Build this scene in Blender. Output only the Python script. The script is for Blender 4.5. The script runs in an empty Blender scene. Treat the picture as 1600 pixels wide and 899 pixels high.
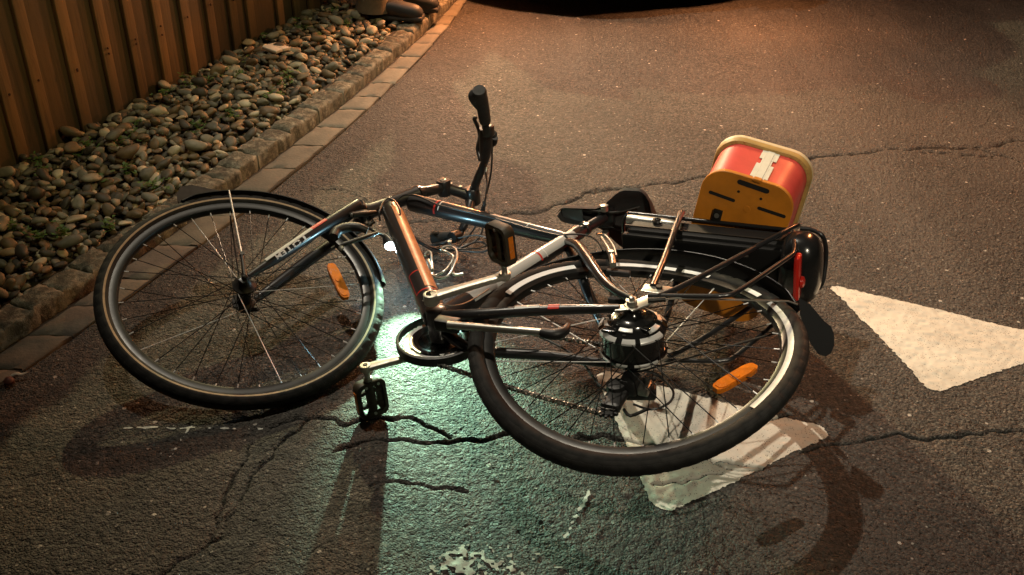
import bpy, math, random
import numpy as np
from mathutils import Vector, Matrix

random.seed(7); RNG = np.random.default_rng(7)
S = bpy.context.scene
COL = S.collection
R = math.radians

# ------------------------------------------------------------------ camera
FPX, PITCH, ROLL, CH = 1561.0, 0.55961248, 0.01548034, 1.48249303
cp, sp = math.cos(PITCH), math.sin(PITCH)
_f = np.array([0, cp, -sp]); _r = np.array([1., 0, 0]); _u = np.array([0, sp, cp])
c_, s_ = math.cos(ROLL), math.sin(ROLL)
CAM_R = c_*_r + s_*_u; CAM_U = -s_*_r + c_*_u; CAM_F = _f; CAM_O = np.array([0, 0, CH])
cd = bpy.data.cameras.new('camera'); cam = bpy.data.objects.new('camera', cd); COL.objects.link(cam)
cd.sensor_width = 36.0; cd.lens = 36.0*FPX/1600.0; cd.clip_start = 0.05; cd.clip_end = 400
cam.matrix_world = Matrix([[CAM_R[0], CAM_U[0], -CAM_F[0], 0], [CAM_R[1], CAM_U[1], -CAM_F[1], 0],
                           [CAM_R[2], CAM_U[2], -CAM_F[2], CH], [0, 0, 0, 1]])
S.camera = cam

# ------------------------------------------------------------------ night sky, street lamps, added fill lights, exposure
wd = bpy.data.worlds.new('World'); S.world = wd; wd.use_nodes = True
nt = wd.node_tree; sky = nt.nodes.new('ShaderNodeTexSky'); sky.sky_type = 'NISHITA'
sky.sun_disc = False; sky.sun_elevation = R(-4); sky.sun_rotation = R(-40)
bg = nt.nodes['Background']; bg.inputs[1].default_value = 0.05
nt.links.new(sky.outputs[0], bg.inputs[0])
S.view_settings.view_transform = 'Standard'; S.view_settings.look = 'None'
S.view_settings.exposure = -0.1; S.view_settings.gamma = 1.0
try: S.view_settings.use_curve_mapping = False
except Exception: pass

def lamp(name, loc, power, col, radius=0.05, aim=None, cone=None, blend=0.5):
    d = bpy.data.lights.new(name, 'SPOT' if aim is not None else 'POINT')
    d.energy = power; d.color = col; d.shadow_soft_size = radius
    o = bpy.data.objects.new(name, d); COL.objects.link(o); o.location = loc
    if aim is not None:
        d.spot_size = R(cone); d.spot_blend = blend
        o.rotation_euler = (Vector(aim)-Vector(loc)).to_track_quat('-Z', 'Y').to_euler()
    return o
lamp('street_lamp_light', (-1.25, 3.55, 4.9), 960, (1.0, .88, .70), .035, aim=(1.3, 2.9, 0), cone=66, blend=1.0)
lamp('far_street_lamp_light', (-1.6, 8.6, 3.2), 1000, (1.0, .84, .42), .04)
lamp('hand_torch_light', (-.05, 4.5, 1.3), 205, (1.0, .68, .43), .02, aim=(.55, 3.6, 0), cone=118, blend=.9)
lamp('amber_beacon_light', (2.5, 5.0, 2.1), 250, (1.0, .31, .10), .06, aim=(.75, 2.3, 0), cone=66, blend=.8)
lamp('camera_side_fill', (1.6, -2.2, 4.2), 10, (1.0, .80, .42), .08)  # weak fill added on the camera side, no actual lamp
lamp('basket_fill_spot', (1.6, -2.2, 4.25), 640, (1.0, .88, .66), .06, aim=(.62, 2.25, .3), cone=22, blend=1.0)  # added fill spot, narrowed onto the basket
lamp('fence_fill_spot', (2.6, .2, 4.6), 380, (1.0, .84, .38), .04, aim=(-1.55, 3.8, .5), cone=36, blend=1.0)  # added fill spot to brighten the fence and pebbles

# ------------------------------------------------------------------ geometry helpers
def V(*a): return np.array(a, float)
def unit(v): return np.asarray(v, float)/np.linalg.norm(v)
def ray(px, py): return CAM_F + (px-800)/FPX*CAM_R - (py-449.5)/FPX*CAM_U
def hit(px, py, point, normal):
    d = ray(px, py); return CAM_O + d*(((point-CAM_O)@normal)/(d@normal))
def G(px, py, z=0.0): return hit(px, py, V(0, 0, z), V(0, 0, 1))

def catmull(pts, k=6, closed=False):
    P = [np.asarray(p, float) for p in pts]; n = len(P); out = []
    if n < 3: return P
    rng = range(n if closed else n-1)
    for i in rng:
        if closed: a, b, c, d = P[i-1], P[i], P[(i+1) % n], P[(i+2) % n]
        else: a, b, c, d = P[max(i-1, 0)], P[i], P[i+1], P[min(i+2, n-1)]
        for j in range(k):
            t = j/k
            out.append(.5*((2*b)+(c-a)*t+(2*a-5*b+4*c-d)*t*t+(3*b-a-3*c+d)*t**3))
    if not closed: out.append(P[-1])
    return out

class MB:
    def __init__(s): s.v = []; s.f = []; s.m = []; s.uv = []
    def add(s, verts, faces, mat=0, uvs=None):
        b = len(s.v); s.v += [tuple(map(float, x)) for x in verts]
        for i, f in enumerate(faces):
            s.f.append([b+k for k in f]); s.m.append(mat[i] if isinstance(mat, (list, tuple)) else mat)
            s.uv.append(uvs[i] if uvs else None)
        return s
    def tube(s, pts, r, n=10, mat=0, smooth=0, flat=1.0, up=None, cap=True, matf=None):
        P = [np.asarray(p, float) for p in pts]; m0 = len(P)
        rr = list(r) if hasattr(r, '__len__') else [r]*m0
        if smooth and m0 > 2:
            rp = catmull([V(x, 0, 0) for x in rr], smooth); P = catmull(P, smooth); rr = [max(x[0], 1e-5) for x in rp]
        m = len(P); t0 = unit(P[1]-P[0])
        u = np.asarray(up, float) if up is not None else (V(0, 0, 1) if abs(t0[2]) < .9 else V(1, 0, 0))
        vs = []; fs = []; mm = []
        for i in range(m):
            t = unit(P[min(i+1, m-1)]-P[max(i-1, 0)])
            u = unit(u-t*(u@t)); w = np.cross(t, u)
            for k in range(n):
                a = 2*math.pi*k/n
                vs.append(P[i]+rr[i]*(math.cos(a)*u*flat+math.sin(a)*w))
        for i in range(m-1):
            for k in range(n):
                k2 = (k+1) % n
                fs.append([i*n+k, i*n+k2, (i+1)*n+k2, (i+1)*n+k])
                mm.append(matf(i/(m-1), (k+.5)/n) if matf else mat)
        if cap:
            fs.append(list(range(n))[::-1]); mm.append(mat); fs.append([(m-1)*n+k for k in range(n)]); mm.append(mat)
        return s.add(vs, fs, mm)
    def ring(s, pts, r, n=8, mat=0):
        P = [np.asarray(p, float) for p in pts]; m = len(P); cen = sum(P)/m; nn = unit(np.cross(P[0]-cen, P[m//4]-cen)); vs = []; fs = []
        for i in range(m):
            t = unit(P[(i+1) % m]-P[i-1]); w = np.cross(t, nn)
            for k in range(n):
                a = 2*math.pi*k/n; vs.append(P[i]+r*(math.cos(a)*nn+math.sin(a)*w))
        for i in range(m):
            for k in range(n): fs.append([i*n+k, i*n+(k+1) % n, ((i+1) % m)*n+(k+1) % n, ((i+1) % m)*n+k])
        return s.add(vs, fs, mat)
    def box(s, c, ax, h, mat=0, bevel=0.0):
        c = np.asarray(c, float); ax = [unit(a) for a in ax]; hx, hy, hz = h
        b = min(bevel, .95*min(h))
        if b <= 0:
            vs = [c+ax[0]*hx*i+ax[1]*hy*j+ax[2]*hz*k for i in (-1, 1) for j in (-1, 1) for k in (-1, 1)]
            return s.add(vs, [[0, 1, 3, 2], [4, 6, 7, 5], [0, 4, 5, 1], [2, 3, 7, 6], [0, 2, 6, 4], [1, 5, 7, 3]], mat)
        def rr(x, y, q):
            o = []
            for sx, sy, a0 in ((1, 1, 0), (-1, 1, 90), (-1, -1, 180), (1, -1, 270)):
                for j in range(4):
                    a = R(a0+30*j); o.append((sx*(x-q)+q*math.cos(a), sy*(y-q)+q*math.sin(a)))
            return o
        lv = [(-hz, hx-b, hy-b, max(b*.35, 1e-4)), (-hz+b*.3, hx-b*.3, hy-b*.3, b*.8), (-hz+b, hx, hy, b), (hz-b, hx, hy, b), (hz-b*.3, hx-b*.3, hy-b*.3, b*.8), (hz, hx-b, hy-b, max(b*.35, 1e-4))]
        vs = []; fs = []
        for z, x, y, q in lv:
            for (p, r_) in rr(x, y, min(q, x*.95, y*.95)): vs.append(c+ax[0]*p+ax[1]*r_+ax[2]*z)
        for i in range(5):
            for k in range(16): fs.append([i*16+k, i*16+(k+1) % 16, (i+1)*16+(k+1) % 16, (i+1)*16+k])
        fs.append(list(range(16))[::-1]); fs.append([80+k for k in range(16)])
        return s.add(vs, fs, mat)
    def prism(s, outline, off, mat=0):
        n = len(outline); o = np.asarray(off, float)
        vs = [np.asarray(p, float) for p in outline]+[np.asarray(p, float)+o for p in outline]
        return s.add(vs, [list(range(n))[::-1], list(range(n, 2*n))]+[[k, (k+1) % n, n+(k+1) % n, n+k] for k in range(n)], mat)
    def lathe(s, c, axis, prof, n=32, mat=0):
        a = unit(axis); e1 = unit(np.cross(a, V(0, 1, 0) if abs(a[1]) < .9 else V(1, 0, 0))); e2 = np.cross(a, e1); vs = []; fs = []; mm = []
        for (h, r) in prof:
            for k in range(n):
                t = 2*math.pi*k/n; vs.append(np.asarray(c)+a*h+r*(math.cos(t)*e1+math.sin(t)*e2))
        for i in range(len(prof)-1):
            for k in range(n):
                fs.append([i*n+k, i*n+(k+1) % n, (i+1)*n+(k+1) % n, (i+1)*n+k]); mm.append(mat[i] if isinstance(mat, (list, tuple)) else mat)
        fs.append(list(range(n))[::-1]); fs.append([(len(prof)-1)*n+k for k in range(n)]); mm += [mm[0], mm[-1]]
        return s.add(vs, fs, mm)
    def build(s, name, mats, parent=None, base=None, sharp=40, recalc=True):
        mats = mats if isinstance(mats, (list, tuple)) else [mats]
        vs = np.array(s.v, float)
        loc = None
        if parent is not None:
            root = parent
            while root.parent: root = root.parent
            M = np.array(root_mats[root.name]); vs = (vs-M[:3, 3])@M[:3, :3]
        elif base is not None:
            vs = vs-np.asarray(base, float); loc = base
        me = bpy.data.meshes.new(name); me.from_pydata(vs.tolist(), [], s.f)
        for m in mats: me.materials.append(m)
        me.polygons.foreach_set('material_index', s.m)
        if any(u is not None for u in s.uv):
            ul = me.uv_layers.new(name='UVMap'); flat = []
            for f, u in zip(s.f, s.uv): flat += [x for q in (u or [(0, 0)]*len(f)) for x in q]
            ul.data.foreach_set('uv', flat)
        if recalc:
            import bmesh
            bm = bmesh.new(); bm.from_mesh(me); bmesh.ops.recalc_face_normals(bm, faces=bm.faces); bm.to_mesh(me); bm.free()
        me.polygons.foreach_set('use_smooth', [True]*len(me.polygons))
        try: me.set_sharp_from_angle(angle=R(sharp))
        except Exception: pass
        o = bpy.data.objects.new(name, me); COL.objects.link(o)
        if parent is not None: o.parent = parent
        if loc is not None: o.location = loc
        return o
root_mats = {}
def empty(name, base, axes=None):
    o = bpy.data.objects.new(name, None); COL.objects.link(o); o.empty_display_size = .1
    M = np.eye(4)
    if axes is not None:
        for i in range(3): M[:3, i] = axes[i]
    M[:3, 3] = base; root_mats[o.name] = M; o.matrix_world = Matrix(M.tolist()); return o
def tag(o, label=None, cat=None, group=None, kind=None):
    for k, v in (('label', label), ('category', cat), ('group', group), ('kind', kind)):
        if v: o[k] = v
    return o

# ------------------------------------------------------------------ material helpers
def mat(name, col, rough=.5, metal=0.0, spec=.5, coat=0.0, var=0.0, vscale=30, bump=0.0, bscale=200, emit=None, estr=0.0, trans=0.0, dirt=None):
    m = bpy.data.materials.new(name); m.use_nodes = True; t = m.node_tree; b = t.nodes['Principled BSDF']
    b.inputs['Base Color'].default_value = (*col, 1); b.inputs['Roughness'].default_value = rough; b.inputs['Metallic'].default_value = metal
    b.inputs['Specular IOR Level'].default_value = spec; b.inputs['Coat Weight'].default_value = coat; b.inputs['Coat Roughness'].default_value = .15
    b.inputs['Transmission Weight'].default_value = trans
    if emit: b.inputs['Emission Color'].default_value = (*emit, 1); b.inputs['Emission Strength'].default_value = estr
    tc = t.nodes.new('ShaderNodeTexCoord')
    if var:
        n = t.nodes.new('ShaderNodeTexNoise'); n.inputs['Scale'].default_value = vscale; n.inputs['Detail'].default_value = 6; n.inputs['Roughness'].default_value = .65
        t.links.new(tc.outputs['Object'], n.inputs['Vector'])
        r = t.nodes.new('ShaderNodeValToRGB'); r.color_ramp.elements[0].position = .3; r.color_ramp.elements[1].position = .72
        d = dirt or tuple(x*(1-var) for x in col)
        r.color_ramp.elements[0].color = (*d, 1); r.color_ramp.elements[1].color = (*[min(1, x*(1+var*.4)) for x in col], 1)
        t.links.new(n.outputs['Fac'], r.inputs['Fac']); t.links.new(r.outputs['Color'], b.inputs['Base Color'])
        mr = t.nodes.new('ShaderNodeMapRange'); mr.inputs['To Min'].default_value = min(1, rough+.15); mr.inputs['To Max'].default_value = max(.05, rough-.08)
        t.links.new(n.outputs['Fac'], mr.inputs['Value']); t.links.new(mr.outputs[0], b.inputs['Roughness'])
    if bump:
        n2 = t.nodes.new('ShaderNodeTexNoise'); n2.inputs['Scale'].default_value = bscale; n2.inputs['Detail'].default_value = 4
        t.links.new(tc.outputs['Object'], n2.inputs['Vector'])
        bp = t.nodes.new('ShaderNodeBump'); bp.inputs['Strength'].default_value = bump; bp.inputs['Distance'].default_value = .002
        t.links.new(n2.outputs['Fac'], bp.inputs['Height']); t.links.new(bp.outputs[0], b.inputs['Normal'])
    return m
def N(t, typ, **kw):
    n = t.nodes.new(typ)
    for k, v in kw.items():
        if k in n.inputs: n.inputs[k].default_value = v
        else: setattr(n, k, v)
    return n
def mathn(t, op, a, b=None, clamp=False):
    n = t.nodes.new('ShaderNodeMath'); n.operation = op; n.use_clamp = clamp
    for i, x in enumerate((a, b)):
        if x is None: continue
        if isinstance(x, (int, float)): n.inputs[i].default_value = x
        else: t.links.new(x, n.inputs[i])
    return n.outputs[0]
def ramp(t, fac, stops, interp='LINEAR'):
    r = t.nodes.new('ShaderNodeValToRGB'); cr = r.color_ramp; cr.interpolation = interp
    while len(cr.elements) < len(stops): cr.elements.new(.5)
    for e, (p, c) in zip(cr.elements, stops): e.position = p; e.color = (*c, 1) if len(c) == 3 else c
    t.links.new(fac, r.inputs['Fac']); return r.outputs['Color']
def mix(t, fac, a, b):
    n = t.nodes.new('ShaderNodeMix'); n.data_type = 'RGBA'
    if isinstance(fac, (int, float)): n.inputs[0].default_value = fac
    else: t.links.new(fac, n.inputs[0])
    for i, x in ((6, a), (7, b)):
        if isinstance(x, tuple): n.inputs[i].default_value = (*x, 1)
        else: t.links.new(x, n.inputs[i])
    return n.outputs[2]

# ------------------------------------------------------------------ ground height field
def vnoise(x, y, lam, seed):
    x = x/lam; y = y/lam; xi = np.floor(x).astype(np.int64); yi = np.floor(y).astype(np.int64); fx = x-xi; fy = y-yi
    fx = fx*fx*(3-2*fx); fy = fy*fy*(3-2*fy)
    def h(a, b):
        n = (a*374761393+b*668265263+seed*974711) & 0x7fffffff
        n = ((n ^ (n >> 13))*1274126177) & 0x7fffffff
        return ((n ^ (n >> 16)) & 0xffff)/65535.0
    return (h(xi, yi)*(1-fx)+h(xi+1, yi)*fx)*(1-fy)+(h(xi, yi+1)*(1-fx)+h(xi+1, yi+1)*fx)*fy-.5

CRACKS = [  # pixel polylines of the cracks in the asphalt, half width in metres
    ([(600, 352), (700, 345), (780, 340), (830, 332), (880, 318), (940, 297), (1000, 290), (1060, 281), (1110, 272), (1200, 258), (1285, 247), (1330, 240), (1400, 232), (1480, 228), (1540, 236), (1600, 252)], 0.0060),
    ([(1480, 229), (1540, 231), (1600, 218)], 0.0037),
    ([(1440, 236), (1500, 240), (1560, 248)], 0.0037),
    ([(430, 668), (470, 655), (500, 652), (545, 660), (580, 657), (640, 652), (675, 666), (700, 683)], 0.0037),
    ([(520, 705), (560, 692), (590, 683), (640, 690), (700, 688), (760, 686), (800, 680), (870, 686), (940, 684), (1000, 692), (1050, 699), (1075, 697)], 0.0037),
    ([(1250, 705), (1330, 695), (1370, 682), (1420, 680), (1500, 679), (1560, 674), (1620, 670)], 0.0034),
    ([(505, 640), (470, 672), (440, 700), (400, 742), (372, 780), (345, 830), (300, 870), (240, 905)], 0.0030),
    ([(400, 690), (380, 722), (355, 765), (335, 820), (325, 850)], 0.0024),
    ([(580, 758), (640, 751), (700, 757), (730, 765)], 0.0027),
    ([(1020, 752), (1060, 757), (1105, 748), (1130, 742)], 0.0012), ([(1088, 712), (1115, 716), (1150, 722), (1195, 731)], 0.0012), ([(1105, 715), (1125, 728), (1160, 738), (1195, 732)], 0.0010), ([(1200, 660), (1240, 650)], 0.0007),
    ([(420, 300), (500, 292), (560, 306), (600, 330)], 0.0019),
]
def seg_dist(X, Y, poly):
    D = np.full(X.shape, 9.0)
    for a, b in zip(poly[:-1], poly[1:]):
        ab = b-a; L2 = ab@ab; t = np.clip(((X-a[0])*ab[0]+(Y-a[1])*ab[1])/L2, 0, 1)
        D = np.minimum(D, np.hypot(X-a[0]-t*ab[0], Y-a[1]-t*ab[1]))
    return D
CRW = [(np.array([G(*q)[:2] for q in pl]), w) for pl, w in CRACKS]
CRW = [(p_, max(w_, .0022)) for p_, w_ in CRW]
def crack_field(X, Y):
    C = np.zeros(X.shape)
    wx = X+.022*vnoise(X, Y, .09, 31)+.014*vnoise(X, Y, .03, 32); wy = Y+.03*vnoise(X, Y, .08, 33)+.016*vnoise(X, Y, .027, 34)
    for pl, w in CRW:
        lo = pl.min(0)-.1; hi = pl.max(0)+.1
        s = (X > lo[0]) & (X < hi[0]) & (Y > lo[1]) & (Y < hi[1])
        if s.any():
            d = seg_dist(wx[s], wy[s], pl); ww = w*(1+.9*vnoise(X[s], Y[s], .05, 35)+.5*vnoise(X[s], Y[s], .25, 36))
            C[s] = np.maximum(C[s], np.exp(-(d/np.maximum(ww, .002))**2))
    return C
def height(X, Y, crack=True):
    X = np.asarray(X, float); Y = np.asarray(Y, float)
    h = .010*vnoise(X, Y, 1.3, 1)+.006*vnoise(X, Y, .35, 2)+.0026*vnoise(X, Y, .09, 3)+.0016*vnoise(X, Y, .034, 4)+.0026*vnoise(X, Y, .013, 5)
    if crack: h = h-.010*crack_field(X, Y)
    return h
def height1(x, y): return float(height(np.array([x]), np.array([y]), False)[0])

def grid_mesh(name, X, Y, Z, attrs, m):
    r, c = X.shape; me = bpy.data.meshes.new(name)
    idx = np.arange(r*c).reshape(r, c)
    q = np.stack([idx[:-1, :-1], idx[:-1, 1:], idx[1:, 1:], idx[1:, :-1]], -1).reshape(-1, 4)
    me.vertices.add(r*c); me.vertices.foreach_set('co', np.stack([X, Y, Z], -1).ravel())
    me.loops.add(q.size); me.loops.foreach_set('vertex_index', q.ravel().astype(np.int32))
    me.polygons.add(len(q)); me.polygons.foreach_set('loop_start', np.arange(0, q.size, 4, dtype=np.int32))
    me.update(calc_edges=True); me.polygons.foreach_set('use_smooth', np.ones(len(q), bool))
    for k, a in attrs.items(): me.attributes.new(k, 'FLOAT', 'POINT').data.foreach_set('value', a.ravel().astype(np.float32))
    me.materials.append(m); o = bpy.data.objects.new(name, me); COL.objects.link(o); return o

# ------------------------------------------------------------------ materials of the place
def asphalt():
    m = bpy.data.materials.new('asphalt'); m.use_nodes = True; t = m.node_tree; b = t.nodes['Principled BSDF']
    geo = N(t, 'ShaderNodeNewGeometry'); pos = geo.outputs['Position']
    def noise(s, d=4, r=.6):
        n = N(t, 'ShaderNodeTexNoise', Scale=s, Detail=d, Roughness=r); t.links.new(pos, n.inputs['Vector']); return n.outputs['Fac']
    def vor(s, feat='F1'):
        n = N(t, 'ShaderNodeTexVoronoi', Scale=s, feature=feat); t.links.new(pos, n.inputs['Vector']); return n
    v1 = vor(210); v2 = vor(95); v3 = vor(42)
    cellr = N(t, 'ShaderNodeSeparateColor'); t.links.new(v1.outputs['Color'], cellr.inputs[0])
    base = ramp(t, cellr.outputs[0], [(0, (.016, .015, .014)), (.5, (.048, .045, .040)), (.82, (.082, .076, .066)), (1, (.16, .148, .125))])
    base = mix(t, ramp(t, noise(2.2, 6), [(.35, (0, 0, 0)), (.7, (1, 1, 1))]), base, mix(t, .55, base, (.085, .078, .068)))
    big = noise(.8, 8, .7)
    base = mix(t, ramp(t, big, [(.42, (0, 0, 0)), (.62, (.75, .75, .75))]), base, mix(t, .65, base, (.026, .025, .024)))
    mpt = N(t, 'ShaderNodeMapping'); mpt.inputs['Scale'].default_value = (1.6, .22, 1); mpt.inputs['Rotation'].default_value = (0, 0, .28); t.links.new(pos, mpt.inputs['Vector'])
    trk = N(t, 'ShaderNodeTexNoise', Scale=1.3, Detail=5, Roughness=.55); t.links.new(mpt.outputs[0], trk.inputs['Vector'])
    base = mix(t, ramp(t, trk.outputs['Fac'], [(.48, (0, 0, 0)), (.66, (.7, .7, .7))]), base, mix(t, .5, base, (.11, .10, .088)))
    spt = ramp(t, noise(5.5, 7, .75), [(.60, (0, 0, 0)), (.66, (.6, .6, .6))]); base = mix(t, spt, base, (.022, .021, .02))
    # pale stone chips
    c3 = N(t, 'ShaderNodeSeparateColor'); t.links.new(v3.outputs['Color'], c3.inputs[0])
    chip = mathn(t, 'MULTIPLY', mathn(t, 'GREATER_THAN', c3.outputs[1], .979), mathn(t, 'LESS_THAN', v3.outputs['Distance'], .22))
    base = mix(t, chip, base, (.42, .39, .34))
    c2 = N(t, 'ShaderNodeSeparateColor'); t.links.new(v2.outputs['Color'], c2.inputs[0])
    chip2 = mathn(t, 'MULTIPLY', mathn(t, 'GREATER_THAN', c2.outputs[2], .982), mathn(t, 'LESS_THAN', v2.outputs['Distance'], .3))
    base = mix(t, chip2, base, (.26, .24, .21))
    pits = ramp(t, noise(120, 2, .5), [(.31, (1, 1, 1)), (.40, (0, 0, 0))]); base = mix(t, mathn(t, 'MULTIPLY', pits, .85), base, (.006, .006, .005))
    at = N(t, 'ShaderNodeAttribute', attribute_name='crack')
    cnz = mathn(t, 'ADD', at.outputs['Fac'], mathn(t, 'MULTIPLY', mathn(t, 'SUBTRACT', noise(150, 5), .5), 1.1)); base = mix(t, ramp(t, cnz, [(.22, (0, 0, 0)), (.5, (1, 1, 1))]), base, (.007, .007, .005))
    t.links.new(base, b.inputs['Base Color'])
    t.links.new(ramp(t, noise(60, 3), [(.3, (.58,)*3), (.7, (.9,)*3)]), b.inputs['Roughness'])
    b.inputs['Specular IOR Level'].default_value = .4
    hgt = mathn(t, 'ADD', mathn(t, 'MULTIPLY', mathn(t, 'SUBTRACT', 1.0, v1.outputs['Distance']), .5), mathn(t, 'ADD', mathn(t, 'MULTIPLY', noise(260, 3), .6), mathn(t, 'MULTIPLY', mathn(t, 'SUBTRACT', 1.0, v2.outputs['Distance']), .7)))
    hgt = mathn(t, 'SUBTRACT', hgt, mathn(t, 'MULTIPLY', pits, .8))
    bp = N(t, 'ShaderNodeBump', Strength=1.0, Distance=.0075); t.links.new(hgt, bp.inputs['Height']); t.links.new(bp.outputs[0], b.inputs['Normal'])
    return m
def paint(wear=.46, col=(.64, .615, .53)):
    m = bpy.data.materials.new('road_paint'); m.use_nodes = True; t = m.node_tree; b = t.nodes['Principled BSDF']
    pos = N(t, 'ShaderNodeNewGeometry').outputs['Position']
    def noise(s, d=4, r=.6):
        n = N(t, 'ShaderNodeTexNoise', Scale=s, Detail=d, Roughness=r); t.links.new(pos, n.inputs['Vector']); return n.outputs['Fac']
    v = N(t, 'ShaderNodeTexVoronoi', Scale=170); t.links.new(pos, v.inputs['Vector'])
    base = mix(t, ramp(t, noise(9, 6), [(.35, (0, 0, 0)), (.7, (1, 1, 1))]), col, tuple(x*.82 for x in col))
    base = mix(t, ramp(t, noise(3.2, 7, .7), [(.48, (0, 0, 0)), (.74, (.6, .6, .6))]), base, (.34, .31, .25))
    pit = mathn(t, 'MULTIPLY', mathn(t, 'LESS_THAN', v.outputs['Distance'], .22), mathn(t, 'GREATER_THAN', noise(18, 6), .47))
    base = mix(t, mathn(t, 'MULTIPLY', pit, .85), base, (.10, .09, .075))
    at = N(t, 'ShaderNodeAttribute', attribute_name='crack')
    base = mix(t, mathn(t, 'MULTIPLY', at.outputs['Fac'], .95, True), base, (.02, .02, .016))
    t.links.new(base, b.inputs['Base Color']); b.inputs['Roughness'].default_value = .7
    bp = N(t, 'ShaderNodeBump', Strength=.3, Distance=.0015); t.links.new(mathn(t, 'ADD', noise(300, 3), mathn(t, 'MULTIPLY', v.outputs['Distance'], .5)), bp.inputs['Height']); t.links.new(bp.outputs[0], b.inputs['Normal'])
    return m
def stone(name, stops, scale=18, rough=.75, bump=.5, island=True, dist=.002):
    m = bpy.data.materials.new(name); m.use_nodes = True; t = m.node_tree; b = t.nodes['Principled BSDF']
    tc = N(t, 'ShaderNodeTexCoord'); geo = N(t, 'ShaderNodeNewGeometry'); oi = N(t, 'ShaderNodeObjectInfo')
    rnd = mathn(t, 'FRACT', mathn(t, 'ADD', oi.outputs['Random'], geo.outputs['Random Per Island'])) if island else oi.outputs['Random']
    n = N(t, 'ShaderNodeTexNoise', Scale=scale, Detail=7, Roughness=.65); n.noise_dimensions = '4D'
    t.links.new(geo.outputs['Position'], n.inputs['Vector']); t.links.new(mathn(t, 'MULTIPLY', rnd, 37.0), n.inputs['W'])
    base = ramp(t, rnd, stops)
    base = mix(t, ramp(t, n.outputs['Fac'], [(.35, (0, 0, 0)), (.68, (1, 1, 1))]), mix(t, .55, base, (.03, .028, .022)), base)
    n2 = N(t, 'ShaderNodeTexNoise', Scale=scale*12, Detail=3); t.links.new(geo.outputs['Position'], n2.inputs['Vector'])
    t.links.new(base, b.inputs['Base Color']); b.inputs['Roughness'].default_value = rough
    bp = N(t, 'ShaderNodeBump', Strength=bump, Distance=dist); t.links.new(mathn(t, 'ADD', n.outputs['Fac'], mathn(t, 'MULTIPLY', n2.outputs['Fac'], .5)), bp.inputs['Height']); t.links.new(bp.outputs[0], b.inputs['Normal'])
    return m
def wood(name, col):
    m = bpy.data.materials.new(name); m.use_nodes = True; t = m.node_tree; b = t.nodes['Principled BSDF']
    pos = N(t, 'ShaderNodeNewGeometry'); oi = pos.outputs['Random Per Island']
    mp = N(t, 'ShaderNodeMapping'); mp.inputs['Scale'].default_value = (1, 1, .07); t.links.new(pos.outputs['Position'], mp.inputs['Vector'])
    n = N(t, 'ShaderNodeTexNoise', Scale=45, Detail=8, Roughness=.7, Distortion=1.2); n.noise_dimensions = '4D'
    t.links.new(mp.outputs[0], n.inputs['Vector']); t.links.new(mathn(t, 'MULTIPLY', oi, 50.0), n.inputs['W'])
    n2 = N(t, 'ShaderNodeTexNoise', Scale=2.5, Detail=6, Roughness=.6); t.links.new(pos.outputs['Position'], n2.inputs['Vector'])
    base = ramp(t, n.outputs['Fac'], [(.3, tuple(x*.45 for x in col)), (.5, col), (.75, tuple(x*1.25 for x in col))])
    base = mix(t, ramp(t, n2.outputs['Fac'], [(.4, (0, 0, 0)), (.7, (.9, .9, .9))]), base, mix(t, .6, base, (.055, .050, .038)))
    kv = N(t, 'ShaderNodeTexVoronoi', Scale=3.4); mk2 = N(t, 'ShaderNodeMapping'); mk2.inputs['Scale'].default_value = (1.6, 1.6, .6); t.links.new(pos.outputs['Position'], mk2.inputs['Vector']); t.links.new(mk2.outputs[0], kv.inputs['Vector']); base = mix(t, ramp(t, kv.outputs['Distance'], [(.025, (.85, .85, .85)), (.07, (0, 0, 0))]), base, (.02, .012, .006))
    sx = N(t, 'ShaderNodeSeparateXYZ'); t.links.new(pos.outputs['Position'], sx.inputs[0]); spl = mathn(t, 'MULTIPLY', mathn(t, 'SUBTRACT', .24, sx.outputs[2]), mathn(t, 'MULTIPLY', n2.outputs['Fac'], 8.0), True); base = mix(t, spl, base, (.035, .032, .022))
    hv = ramp(t, oi, [(0, (.62,)*3), (1, (1.2,)*3)])
    mm = N(t, 'ShaderNodeMix', data_type='RGBA', blend_type='MULTIPLY'); mm.inputs[0].default_value = 1; t.links.new(base, mm.inputs[6]); t.links.new(hv, mm.inputs[7])
    t.links.new(mm.outputs[2], b.inputs['Base Color']); b.inputs['Roughness'].default_value = .72
    bp = N(t, 'ShaderNodeBump', Strength=.35, Distance=.002); t.links.new(n.outputs['Fac'], bp.inputs['Height']); t.links.new(bp.outputs[0], b.inputs['Normal'])
    return m

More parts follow.
